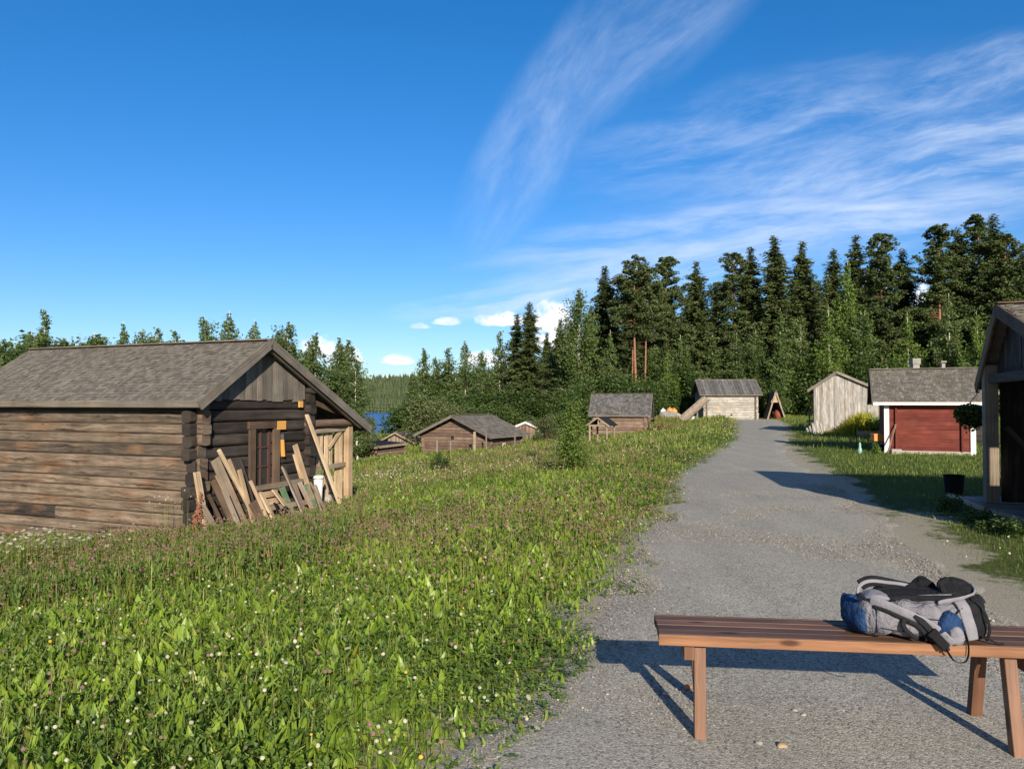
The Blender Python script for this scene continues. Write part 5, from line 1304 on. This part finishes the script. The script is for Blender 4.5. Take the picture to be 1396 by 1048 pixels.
# tall weeds along the cabin wall and dock stems
for k in range(2600):
    pass
n = 5200; b = rng.uniform(-.9, 5.6, n); a = -rng.random(n)**1.3*2.2-.12; x = C.O.x+C.U.x*a+C.V.x*b; y = C.O.y+C.U.y*a+C.V.y*b
add_grass(P_grass, x, y, .16, .46, .032, .25); add_clover(x[:3400], y[:3400], .14, .38, 1.1); add_leaf(x[:500], y[:500], .2, .42, .2, .4, 3); add_head(P_head, x[:2600], y[:2600], .20, .48, .009, .015)
for xq, yq, n_, sdv, hh in ((-6.1, 9.9, 300, .28, .78), (-5.6, 9.9, 90, .42, .66), (-6.5, 9.8, 80, .3, .7)):   # white daisies by the wall
    x = rng.normal(xq, sdv, n_); y = rng.normal(yq, .18, n_); add_head(P_white, x, y, hh*.55, hh, .017, .026, tmp=daisy_t); add_grass(P_grass, x, y, hh*.4, hh, .03, .2)
for xq, yq, n_, sdv, hh in ((-5.05, 11.35, 14, .12, .95),): # umbel heads against the log corner
    x = rng.normal(xq, sdv, n_); y = rng.normal(yq, .10, n_); add_head(P_white, x, y, hh*.8, hh, .008, .012); 
for px, Y, hq in ((272, 11.2, .75), (266, 11.0, .6), (274, 11.3, .9), (85, 9.4, .42), (78, 9.2, .35)): # rusty sorrel spikes
    g_ = gx(px, Y); n_ = 70; zz = rng.uniform(.35, 1, n_)*hq; r_ = .008+.03*(1-zz/hq)
    t, f = ball_t(); P_dry.append(scatter(t, f, np.stack([g_.x+rng.normal(0, 1, n_)*r_, g_.y+rng.normal(0, 1, n_)*r_, g_.z+zz], -1), tilt(n_, .5), np.full(n_, .011), np.full(n_, .99)))
    t, f = blade_t(1.0, .0); P_dry.append(scatter(t, f, np.array([[g_.x, g_.y, g_.z]]), rotz(np.array([.2])), np.array([[.008, .01, hq]]), np.array([.99])))
# taller clover and weeds before the long wall and at the far left
n = 5200; y = rng.uniform(6.8, 10.9, n); x = rng.uniform(-7.6, -1.9, n); m_ = (vn(x, y, .8)+np.clip((y-7.5)/4, 0, .5)+np.clip((-x-3)/6, 0, .4) > .62) & free(x, y); x, y = x[m_], y[m_]; k_ = len(x)
add_grass(P_grass, x, y, .26, .52, .026, .25); add_clover(x, y, .20, .42, .9); q_ = rng.random(k_) < .55; add_head(P_head, x[q_], y[q_], .30, .56, .009, .015); q_ = rng.random(k_) < .18; add_grass(P_dry, x[q_], y[q_], .3, .6, .014, .15)
# middle zone
for y0, y1, q, z_ in ((15, 22, 210, 1.6), (22, 34, 90, 2.3), (34, 52, 40, 3.2)):
    x, y = sample(y0, y1, q); add_grass(P_grass, x, y, .14, .34*(1+.12*z_), .04*z_*.9, .35, 2, .12)
    x, y = sample(y0, y1, q*.22); m_ = vn(x, y, .25) > .35; add_leaf(x[m_], y[m_], .16, .32, .17*z_*.7, .5, 3, .1)
    x, y = sample(y0, y1, q*1.0); m_ = vn(x+9, y, .5) > rng.random(len(x)); add_clover(x[m_], y[m_], .12, .30, z_); 
    x, y = sample(y0, y1, q*.45); m_ = rng.random(len(x)) < (.04+.4*np.clip((vn(x, y, .18)-.5)*4, 0, 1)); add_head(P_head, x[m_], y[m_], .22, .48, .010*z_*.6, .016*z_*.6, False)
    x, y = sample(y0, y1, q*.07); add_grass(P_dry, x, y, .25, .55, .03*z_*.6, .15)
    x, y = sample(y0, y1, q*.012); add_head(P_white, x, y, .25, .42, .010*z_*.6, .017*z_*.6, False)
for px, Y, n_ in ((536, 26, 70), (515, 22, 30), (560, 30, 40), (640, 18, 14), (475, 24, 40)):
    g_ = gx(px, Y); x = rng.normal(g_.x, .9, n_); y = rng.normal(g_.y, .5, n_); add_head(P_white, x, y, .3, .45, .014, .024, False)
for y0, y1, q, L in ((52, 75, 12, .55), (75, 112, 5, .8)):
    x, y = sample(y0, y1, q); m_ = x < xl(y)+1; add_grass(P_grass, x[m_], y[m_], L*.6, L*1.3, .16, .3)
# grass round the storehouse end and between the right-hand huts
for y0, y1, q, L in ((3.2, 8, 2200, .065), (8, 14, 1500, .07), (14, 24, 380, .10), (24, 40, 90, .17), (40, 72, 22, .34)):
    x, y = sample(y0, y1, q, 'R'); lawn = []
    P = []; add_grass(P, x, y, L*.5, L*1.25, .05 if y0 < 14 else .09, .45)
    P_grass_r = globals().setdefault('P_lawn', []); P_lawn += P
    if y0 < 24:
        x, y = sample(y0, y1, q*.10, 'R'); m_ = vn(x, y, .8) > .4; t, f = leaf_t(.35, .6)
        m_ &= (x-xr(y)) > .7; L_ = rng.uniform(.035, .08, m_.sum())*(1 if y0 < 14 else 1.4); P_lawn.append(scatter(t, f, P3(x[m_], y[m_]), tilt(m_.sum(), 1.0), L_, rng.random(m_.sum())*.8))
    x, y = sample(y0, y1, q*.0015, 'R'); add_head(P_white, x, y, .05, .10, .008, .013, False)
# tall strip of grass in front of the storehouse and yellow plants by the barn
x = rng.uniform(11, 24, 2600); y = rng.uniform(60, 72, 2600); m_ = (sdist(x, y) > 0) | (x > xr(y)); add_grass(P_grass, x[m_], y[m_], .15, .38, .10, .3)
x = rng.uniform(12.5, 26, 2600); y = rng.uniform(66.5, 72, 2600); add_grass(P_grass, x, y, .2, .5, .12, .3)
stuff('meadow_grass', P_grass, M['mgrass'], 'green grass and stems of the flowering meadow left of the path', 'grass')
stuff('meadow_leaves', P_leaf, M['mleaf'], 'broad light green dandelion leaves in the near meadow', 'leaves')
stuff('clover_plants', P_clov, M['mclover'], 'dark green clover leaves carpeting the meadow', 'clover')
stuff('clover_heads', P_head, M['mhead'], 'faded pinkish brown clover flower heads over the meadow', 'flowers')
stuff('white_flowers', P_white, M['mwhite'], 'small white clover and daisy flowers dotting the meadow', 'flowers')
stuff('yellow_flowers', P_yel, M['myellow'], 'tiny yellow flowers scattered in the meadow', 'flowers')
stuff('dry_stems', P_dry, M['mdry'], 'dry straw-coloured and rusty stems among the meadow grass', 'stems')
stuff('lawn_grass', P_lawn, M['lawn'], 'short trodden grass right of the path', 'grass')
n = 5200; x = rng.uniform(15.2, 17.6, n)-.0; y = rng.uniform(34.2, 37.3, n); x = at(1150, 580, 1).x*y+rng.uniform(-.9, 1.3, n)
P = []; hsc = np.clip((x/y-.408)/.04, .2, 1)
t, f = blade_t(.06, .5); L_ = rng.uniform(.45, 1.15, n)*hsc; P.append(scatter(t, f, P3(x, y), tilt(n, .35), L_, rng.random(n)))
stuff('tall_yellow_grass', P, leafmat('yellow_grass', (.28, .28, .03), (.46, .42, .05), None, .25, .5, .3, .5), 'tall yellow-green grass against the foot of the grey barn', 'grass')

# pebbles on the path
def pebbles(n, y0, y1, r0, r1, edge=False):
    y = y0+(y1-y0)*rng.random(n)**1.4; x = xl(y)+(xr(y)-xl(y))*rng.random(n)
    t, f = ball_t(); r_ = r0+(r1-r0)*rng.random(n)**4
    return scatter(t, f, P3(x, y, .0)+np.stack([0*x, 0*x, .020+r_*.15], -1), tilt(n, .6), np.stack([r_*rng.uniform(.8, 1.4, n), r_, r_*.65], -1), rng.random(n))
m, T = newmat('pebble_stone'); rn = T.n('ShaderNodeAttribute', attribute_name='rnd').outputs['Fac']
finish(T, T.ramp(rn, [(0, (.13, .12, .108)), (.5, (.225, .21, .19)), (.9, (.31, .295, .275)), (.97, (.46, .445, .42)), (1, (.34, .25, .17))]), .85, spec=.25)
stuff('gravel_stones', [pebbles(42000, 2.4, 7.5, .0022, .0070), pebbles(24000, 6, 14, .004, .010), pebbles(260, 2.6, 9, .007, .014)], m, 'loose crushed gravel stones lying on the path', 'gravel')
# a few stones one can point at
for i, (px, py, r_, mt, lab) in enumerate(((907, 954, .016, 'concrete', 'white pebble in the leg shadow left of the bench'), (938, 946, .022, 'brick', 'reddish stone beside the left bench leg'), (1066, 1026, .024, 'palewood', 'small tan stone on the gravel below the bench'), (1084, 979, .018, 'stone', 'dark angular stone under the middle of the bench'), (1095, 983, .016, 'concrete', 'pale pebble beside the dark angular stone'), (1035, 1025, .016, 'stone', 'small brown pebble left of the tan stone'))):
    p = hit(px, py); boulder(lab, (p.x, p.y, .028), r_, r_*.8, r_*.6, mt, 40+i, 'pebble', 'stone')
# weeds by the deck
for i, (px, Y, s_, lab) in enumerate(((1302, 10.6, .22, 'leafy weed clump at the deck corner, leftmost'), (1328, 9.6, .20, 'leafy weed clump in the middle before the deck edge'), (1352, 9.0, .18, 'low weed clump near the deck edge, right of the middle one'), (1384, 8.6, .20, 'weed clump at the right edge of the view before the deck'))):
    pr = make_bush(70+i, 1.0, 1.3, .16, 'bush', 700, 'weed_clump', 8); g_ = gx(px, Y); pr.location = g_; pr.scale = (s_, s_, s_); tag(pr, lab, 'weeds')
g_ = gx(1197, 22.0); pr = make_bush(80, 1.0, .6, .12, 'birchlight', 900, 'yellow_shrub', 8); pr.location = g_; pr.scale = (.37, .37, .37); tag(pr, 'small yellow-green shrub in front of the black and white bundle', 'shrub')
# young birch in the meadow + small shrubs
g_ = gx(787, 16.4); pr = make_birch(92, 3, False, .62, .05, .07, 'birchlight', .12, 170, 2.0, 'young_birch', .55, 'twig', .03); pr.location = g_; s_ = (at(787, 548, 16.4).z-g_.z)/3; pr.scale = (s_*1.05, s_*1.05, s_); tag(pr, 'young bushy birch growing alone in the meadow beside the path', 'tree')
for px, top, Y, lab, q in ((600, 612, 27, 'small green shrub in front of the meadow cabin gable', .8), (726, 612, 27, 'thin grey-green shrub left of the young birch', .9), (748, 630, 21, 'low dark shrub at the foot of the young birch', .8), (712, 640, 22, 'low twiggy shrub in the grass left of the young birch', .9)):
    place(BUS[0] if 'green shrub in front' in lab else BUSW, used, px, top, Y, 3, lab, 'shrub', None, q)
# ============================================================ BENCH AND BACKPACK
random.seed(31)
bA = Vector((.665, 3.52, 0)); bdir = Vector((1.78, -.215, 0)); BL = bdir.length+.02; bu = bdir.normalized(); bv = Vector((-bu.y, bu.x, 0))
def BP(a, b, z): return bA+bu*a+bv*b+Vector((0, 0, z))
G0 = .02
bench = thing('wooden_bench', 'long reddish-brown stained wooden bench on the gravel path', 'bench', tuple(BP(BL/2, .15, G0)))
zb = .455
slw = .083
for k in range(4):
    b0 = .002+k*.078+.034; mb = MB()
    if k == 0: # front slat is edge plank: dark top over bright front
        mb.beam(BP(0, b0, zb-.022), BP(BL, b0, zb-.022), .072, .044); o = mb.build('slat', M['benchtop'], bench, bevel=.003)
    else:
        mb.beam(BP(0+random.uniform(-.003, .003), b0, zb-.022), BP(BL, b0, zb-.022), .070, .042); o = mb.build('slat', M['benchtop'], bench, bevel=.003)
mb = MB(); mb.beam(BP(-.002, -.009, zb-.0245), BP(BL+.002, -.009, zb-.0245), .012, .047); o = mb.build('front_edge', M['benchside'], bench, bevel=.002)
mb = MB(); mb.beam(BP(-.003, .318, zb-.0245), BP(BL+.002, .318, zb-.0245), .012, .047); mb.build('rear_edge', M['benchtop'], bench, bevel=.002)
for a in (.135, 1.575):
    mb = MB(); mb.beam(BP(a, .015, zb-.082), BP(a, .295, zb-.082), .045, .075); mb.build('cross_beam', M['benchleg'], bench, bevel=.002)
for at0, at1, b0, b1 in ((.185, .172, .06, -.055), (.185, .222, .25, .37), (1.50, 1.468, .06, -.085), (1.475, 1.495, .25, .365)):
    mb = MB(); mb.beam(BP(at1, b1, G0-.01), BP(at0, b0, zb-.045), .052, .046, up=tuple(bv)); mb.build('leg', M['benchleg'], bench, bevel=.003)

# ---- backpack lying on its side, length along the bench
def cloth(name, c, c2=None, rough=.75, sc=12, bs=1.0):
    m, T = newmat(name); co = T.n('ShaderNodeTexCoord').outputs['Object']
    wv = T.noise(co, sc, 4, .55, 1.2); fn = T.noise(co, 420, 2); big = T.noise(co, 26, 3, .5, 1.5)
    col = T.mix(T.ss(wv, .3, .7), (*c, 1), (*(c2 or tuple(q*.8 for q in c)), 1))
    finish(T, col, rough, T.m('ADD', T.m('MULTIPLY', wv, 1.5), T.m('ADD', T.m('MULTIPLY', fn, .08), T.m('MULTIPLY', big, .6))), bs, .02, .25); return m
M['greycloth'] = cloth('grey_nylon', (.215, .215, .25), (.17, .17, .205))
M['bluecloth'] = cloth('blue_nylon', (.016, .060, .165), (.010, .032, .10))
M['blackcloth'] = cloth('black_nylon', (.009, .0095, .013), (.015, .016, .020), .9)
M['strap'] = cloth('black_webbing', (.010, .011, .015), (.014, .015, .02), .8, 60, .3)
M['padgrey'] = cloth('grey_padding', (.24, .24, .28), (.20, .20, .24), .8, 14, .3)
pk = thing('backpack', 'grey, blue and black hiking backpack lying on its side on the bench', 'backpack', tuple(BP(1.10, .15, zb)))
T0 = .855   # along-bench start of the pack (left end)
def KP(a, b, z): return BP(T0+a*.88, .15+(b-.15)*.95, zb+z*.93)
def loft(rings, n=28, sub=3, wr=.006, seed=1, arc=None):
    """rings: (a, centre b, centre z, half b, half z, squareness); smooth interpolation, wrinkled; z kept above the seat"""
    r = np.random.default_rng(seed); ph = r.random(12)*6.28
    R_ = np.array(rings, float); t = np.arange(len(R_)); tt = np.linspace(0, len(R_)-1, (len(R_)-1)*sub+1)
    def cr(col):
        out = []
        for q in tt:
            i = min(int(q), len(R_)-2); f = q-i; p0, p1, p2, p3 = [R_[max(0, min(len(R_)-1, i+k)), col] for k in (-1, 0, 1, 2)]
            out.append(.5*((2*p1)+(-p0+p2)*f+(2*p0-5*p1+4*p2-p3)*f*f+(-p0+3*p1-3*p2+p3)*f**3))
        return out
    cs = [cr(c) for c in range(6)]; vs = []
    for i in range(len(tt)):
        a, cb, cz, hb, hz, sq = [c[i] for c in cs]; hb = max(hb, .004); hz = max(hz, .004)
        for k in range(n):
            an = 2*math.pi*k/n; c, s_ = math.cos(an), math.sin(an)
            x_ = math.copysign(abs(c)**sq, c)*hb; z_ = math.copysign(abs(s_)**sq, s_)*hz
            w_ = wr*1.3*(math.sin(a*41+2.2*an+ph[0])+.7*abs(math.sin(a*55+4*an+ph[4]))-.35+.8*math.sin(a*23-3*an+ph[1])+.6*math.sin(a*67+5*an+ph[2])+.5*math.sin(a*15+7*an+ph[3]))
            x_ += c*w_; z_ += s_*w_
            vs.append(KP(a, cb+x_, max(.003, cz+z_)))
    m_ = len(tt); fs = [(i*n+k, i*n+(k+1) % n, (i+1)*n+(k+1) % n, (i+1)*n+k) for i in range(m_-1) for k in range(n)]
    fs += [tuple(range(n))[::-1], tuple(range((m_-1)*n, m_*n))]
    us = [(v.x+v.y, v.z) for v in vs]; mb = MB(); mb.add(vs, fs, [[us[k] for k in f] for f in fs]); return mb
L_ = .60
body = loft([(.035, .16, .075, .09, .060, .75), (.07, .155, .085, .13, .082, .72), (.14, .15, .086, .145, .084, .7), (.19, .152, .084, .138, .080, .7), (.24, .145, .090, .152, .088, .68), (.36, .145, .092, .15, .090, .66), (.46, .145, .096, .15, .094, .66), (.53, .15, .098, .145, .093, .62), (.555, .15, .098, .12, .078, .6)], 44, 6, .0035, 3)
body.build('main_bag', M['greycloth'], pk, smooth=True)
loft([(-.012, .18, .085, .03, .025, .9), (-.002, .18, .088, .06, .050, .9), (.018, .172, .088, .095, .075, .85), (.04, .165, .084, .118, .082, .8), (.062, .162, .080, .125, .080, .75)], 32, 4, .006, 5).build('top_lid', M['bluecloth'], pk, smooth=True)
loft([(.515, .15, .100, .149, .098, .6), (.55, .15, .105, .146, .104, .6), (.60, .15, .104, .138, .100, .62), (.635, .15, .095, .11, .078, .7), (.645, .15, .09, .06, .05, .8)], 32, 4, .004, 7).build('base_pocket', M['blackcloth'], pk, smooth=True)
# black back panel on top
loft([(.16, .17, .176, .07, .010, .5), (.20, .17, .182, .105, .016, .5), (.40, .17, .186, .11, .018, .5), (.50, .17, .19, .10, .018, .5), (.53, .17, .19, .06, .010, .5)], 24, 3, .002, 9).build('back_panel', M['blackcloth'], pk, smooth=True)
# padded grey yoke at left top
loft([(.07, .13, .165, .03, .010, .7), (.10, .13, .178, .055, .018, .7), (.15, .12, .184, .055, .018, .7), (.19, .11, .18, .035, .012, .7)], 20, 3, .002, 10).build('yoke_pad', M['padgrey'], pk, smooth=True)
# hip belt wing: rounded black pad with grey rim curling up at right
mb = MB(); n = 18; pts = []
hip = []
for i in range(9):
    t = i/8; hip.append(KP(.40+.165*t, .10-.03*t, .185+.035*math.sin(t*1.9)+.03*t))
def ribbon_(pts, w, th, wdir, name, mat, parent=pk, smooth=True, seg=1):
    """flat strap through pts: wdir per point or one vector"""
    pts = [Vector(p) for p in pts]; mb = MB(); m_ = len(pts)
    if isinstance(w, (int, float)): w = [w]*m_
    vs = []; us = 0; ul = []
    for i in range(m_):
        d = (pts[min(i+1, m_-1)]-pts[max(i-1, 0)]).normalized(); wd = Vector(wdir[i] if isinstance(wdir[0], (tuple, list, Vector)) else wdir)
        wd = (wd-d*wd.dot(d)).normalized(); nn_ = d.cross(wd)
        if i: us += (pts[i]-pts[i-1]).length
        ul.append(us)
        for q, e in ((-1, -.5), (-.8, -1), (.8, -1), (1, -.5), (1, .5), (.8, 1), (-.8, 1), (-1, .5)): vs.append(pts[i]+wd*(w[i]/2*q)+nn_*(th/2*e))
    fs = [(i*8+k, i*8+(k+1) % 8, (i+1)*8+(k+1) % 8, (i+1)*8+k) for i in range(m_-1) for k in range(8)]+[tuple(range(8))[::-1], tuple(range(8*(m_-1), 8*m_))]
    mb.add(vs, fs, [[(ul[k//8], (k % 8)*.01) for k in f] for f in fs]); return mb.build(name, M[mat], parent, smooth=smooth)
def spl(ctrl, k=6):
    P_ = [Vector(c) for c in ctrl]; out = []
    for i in range(len(P_)-1):
        p0, p1, p2, p3 = P_[max(0, i-1)], P_[i], P_[i+1], P_[min(len(P_)-1, i+2)]
        for j in range(k):
            f = j/k; out.append(.5*((2*p1)+(-p0+p2)*f+(2*p0-5*p1+4*p2-p3)*f*f+(-p0+3*p1-3*p2+p3)*f**3))
    return out+[P_[-1]]
def ribbon(pts, w, *a, **k):
    if isinstance(w, list): w = (w+[w[-1]]*len(pts))[:len(pts)]
    return ribbon_(pts, w, *a, **k)
# hip wing = thick disc, tilted
def disc(c, ax, bx_, ra, rb, th, name, mat, parent=pk, start=0, end=6.2832, dome=.3, nr=28):
    c = Vector(c); ax = Vector(ax).normalized(); bx_ = Vector(bx_); bx_ = (bx_-ax*bx_.dot(ax)).normalized(); nn_ = ax.cross(bx_); mb = MB(); vs = []
    rows = [(0, 1), (.5, .96), (.85, .75), (1, .25), (1, -.25), (.85, -.75), (0, -1)]
    for q, h_ in rows:
        for k in range(nr):
            an = 6.2832*k/nr; vs.append(c+ax*(math.cos(an)*ra*q)+bx_*(math.sin(an)*rb*q)+nn_*(th*h_/2))
    fs = [(i*nr+k, i*nr+(k+1) % nr, (i+1)*nr+(k+1) % nr, (i+1)*nr+k) for i in range(len(rows)-1) for k in range(nr)]
    mb.add(vs, fs); return mb.build(name, M[mat], parent, smooth=True)
wing = disc(KP(.53, .14, .228), bu, (0, .72, .5), .075, .060, .030, 'hip_belt_wing', 'blackcloth')
ribbon(spl([KP(.40, .03, .178), KP(.45, .04, .184), KP(.50, .05, .190), KP(.55, .065, .198), KP(.592, .085, .208), KP(.610, .115, .222), KP(.612, .15, .236)]), [.014, .018, .022, .024, .026, .026]+[.026]*30, .008, (0, -.4, 1), 'hip_belt_edge', 'padgrey')
# far shoulder strap arching at left, second lump behind
ribbon(spl([KP(.075, .20, .17), KP(.088, .22, .198), KP(.12, .23, .220), KP(.17, .24, .226), KP(.24, .25, .218), KP(.31, .25, .212), KP(.38, .24, .20)]), .016, .009, (0, .6, 1), 'shoulder_strap', 'padgrey')
ribbon(spl([KP(.10, .235, .205), KP(.14, .245, .222), KP(.18, .25, .224), KP(.24, .26, .214), KP(.31, .26, .20), KP(.38, .25, .188)]), .05, .014, (0, .6, 1), 'shoulder_strap', 'blackcloth')
loft([(.33, .25, .19, .02, .010, .7), (.37, .25, .202, .03, .018, .6), (.41, .25, .218, .035, .026, .6), (.45, .25, .220, .035, .024, .6), (.475, .25, .20, .02, .015, .7)], 18, 3, .004, 12).build('rolled_strap', M['blackcloth'], pk, smooth=True)
# near padded shoulder strap from the yoke sloping down over the side, grey with black zip
front = -.012
ribbon(spl([KP(.085, .055, .172), KP(.14, .02, .165), KP(.20, .004, .145), KP(.27, -.006, .118), KP(.33, -.012, .09), KP(.375, -.018, .062), KP(.41, -.03, .03), KP(.435, -.04, .005)]), .042, .010, (.25, -.35, 1), 'shoulder_strap', 'padgrey')
ribbon(spl([KP(.095, .035, .150), KP(.15, .006, .138), KP(.20, -.002, .118), KP(.25, -.008, .098)]), .016, .010, (.2, -.3, 1), 'zip', 'strap')
ribbon(spl([KP(.225, -.006, .108), KP(.22, -.012, .075), KP(.245, -.014, .045), KP(.285, -.01, .018)]), .02, .012, (1, 0, .2), 'side_strap', 'strap')
ribbon(spl([KP(.245, -.008, .098), KP(.285, -.014, .08), KP(.315, -.015, .05), KP(.33, -.012, .015)]), .018, .012, (1, 0, .6), 'side_strap', 'strap')
# buckle webbing, hanging below the seat edge and looping back up
ribbon(spl([KP(.275, -.014, .132), KP(.315, -.022, .092), KP(.35, -.032, .055), KP(.385, -.05, .015), KP(.405, -.055, -.02)]), .026, .004, (1, 0, .8), 'webbing', 'strap')
bk = MB(); a, b = KP(.348, -.043, .050), KP(.398, -.062, -.004); bk.beam(a, b, .040, .016, up=(0, -1, .1)); o = bk.build('buckle', M['blackplastic'], pk, bevel=.004)
bk = MB(); bk.beam(KP(.336, -.037, .062), KP(.350, -.043, .048), .046, .020, up=(0, -1, .1)); bk.build('buckle_bar', M['blackplastic'], pk, bevel=.003)
ribbon(spl([KP(.392, -.058, .0), KP(.41, -.055, -.03), KP(.435, -.05, -.062), KP(.465, -.045, -.074), KP(.495, -.042, -.066), KP(.508, -.04, -.03), KP(.508, -.035, .02), KP(.502, -.02, .06), KP(.488, -.01, .10), KP(.46, 0, .13)]), [.02]*14+[.012]*41, .003, (0, -1, .15), 'loose_webbing', 'strap')
ribbon(spl([KP(.60, .03, .03), KP(.635, .0, .018), KP(.665, -.01, .006), KP(.69, .01, .004)]), .012, .004, (0, 1, .3), 'loose_webbing', 'strap')
# side pocket, grey crescent with blue edge
loft([(.375, .005, .050, .02, .030, .9), (.40, -.002, .066, .03, .060, .9), (.44, -.006, .074, .036, .070, .9), (.48, -.004, .066, .03, .060, .9), (.505, .008, .05, .02, .036, .9)], 22, 4, .003, 14).build('side_pocket', M['bluecloth'], pk, smooth=True)
loft([(.425, -.026, .040, .018, .028, .9), (.45, -.034, .047, .022, .040, .9), (.475, -.032, .045, .020, .038, .9), (.494, -.02, .038, .014, .024, .9)], 20, 4, .003, 15).build('pocket_front', M['padgrey'], pk, smooth=True)
ribbon(spl([KP(.40, -.02, .045), KP(.415, -.026, .07), KP(.425, -.024, .06), KP(.43, -.022, .03)]), .014, .006, (1, 0, .3), 'pocket_elastic', 'strap')
# grey vertical compression panel at right, cords
ribbon(spl([KP(.50, .03, .188), KP(.51, .006, .165), KP(.52, -.004, .12), KP(.535, -.006, .07), KP(.545, .0, .02)]), .05, .012, (1, 0, .1), 'side_panel', 'padgrey')
ribbon(spl([KP(.44, -.0, .155), KP(.435, -.006, .13), KP(.455, -.012, .11), KP(.47, -.008, .14), KP(.50, .0, .165)]), .006, .004, (1, 0, .3), 'cord', 'strap')
ribbon(spl([KP(.30, -.006, .112), KP(.36, -.010, .11), KP(.42, -.008, .105)]), .004, .003, (0, 0, 1), 'seam', 'strap')
ribbon(spl([KP(.56, .04, .20), KP(.59, .01, .175), KP(.615, .0, .12), KP(.63, .01, .06), KP(.625, .03, .01)]), .012, .004, (1, -.3, 0), 'compression_strap', 'strap')
ribbon(spl([KP(.60, .16, .20), KP(.635, .12, .195), KP(.65, .10, .165)]), .016, .005, (1, -.3, 0), 'compression_strap', 'strap')
ribbon(spl([KP(.045, .08, .165), KP(.03, .06, .195), KP(.045, .05, .20), KP(.065, .06, .175)]), .012, .008, (1, 0, .3), 'grab_loop', 'strap')

# seams and stitching on the main bag: thin cords following its surface
for zz_, a0, a1, c_ in ((.150, .20, .50, 'strap'), (.060, .12, .36, 'strap')):
    ribbon(spl([KP(a0+(a1-a0)*q/5, .004-.006*math.sin(q*.9)+(.022 if zz_ > .1 else .0), zz_-.012*math.sin(q*.63)) for q in range(6)]), .0035, .003, (0, 0, 1), 'seam', c_)
ribbon(spl([KP(.115, .06, .168), KP(.105, .02, .14), KP(.10, .012, .09), KP(.108, .02, .03)]), .005, .004, (1, 0, 0), 'seam', 'strap')
ribbon(spl([KP(.17, .20, .196), KP(.28, .21, .204), KP(.40, .20, .208), KP(.48, .19, .21)]), .018, .004, (0, 1, .1), 'panel_webbing', 'strap')
ribbon(spl([KP(.19, .085, .188), KP(.30, .082, .196), KP(.42, .085, .202), KP(.49, .09, .204)]), .006, .004, (0, 1, .1), 'panel_piping', 'padgrey')
for a_ in ():
    ribbon(spl([KP(a_, .012, .155-a_*.08), KP(a_+.006, .004, .12-a_*.08)]), .006, .004, (1, 0, 0), 'zip_puller', 'strap')
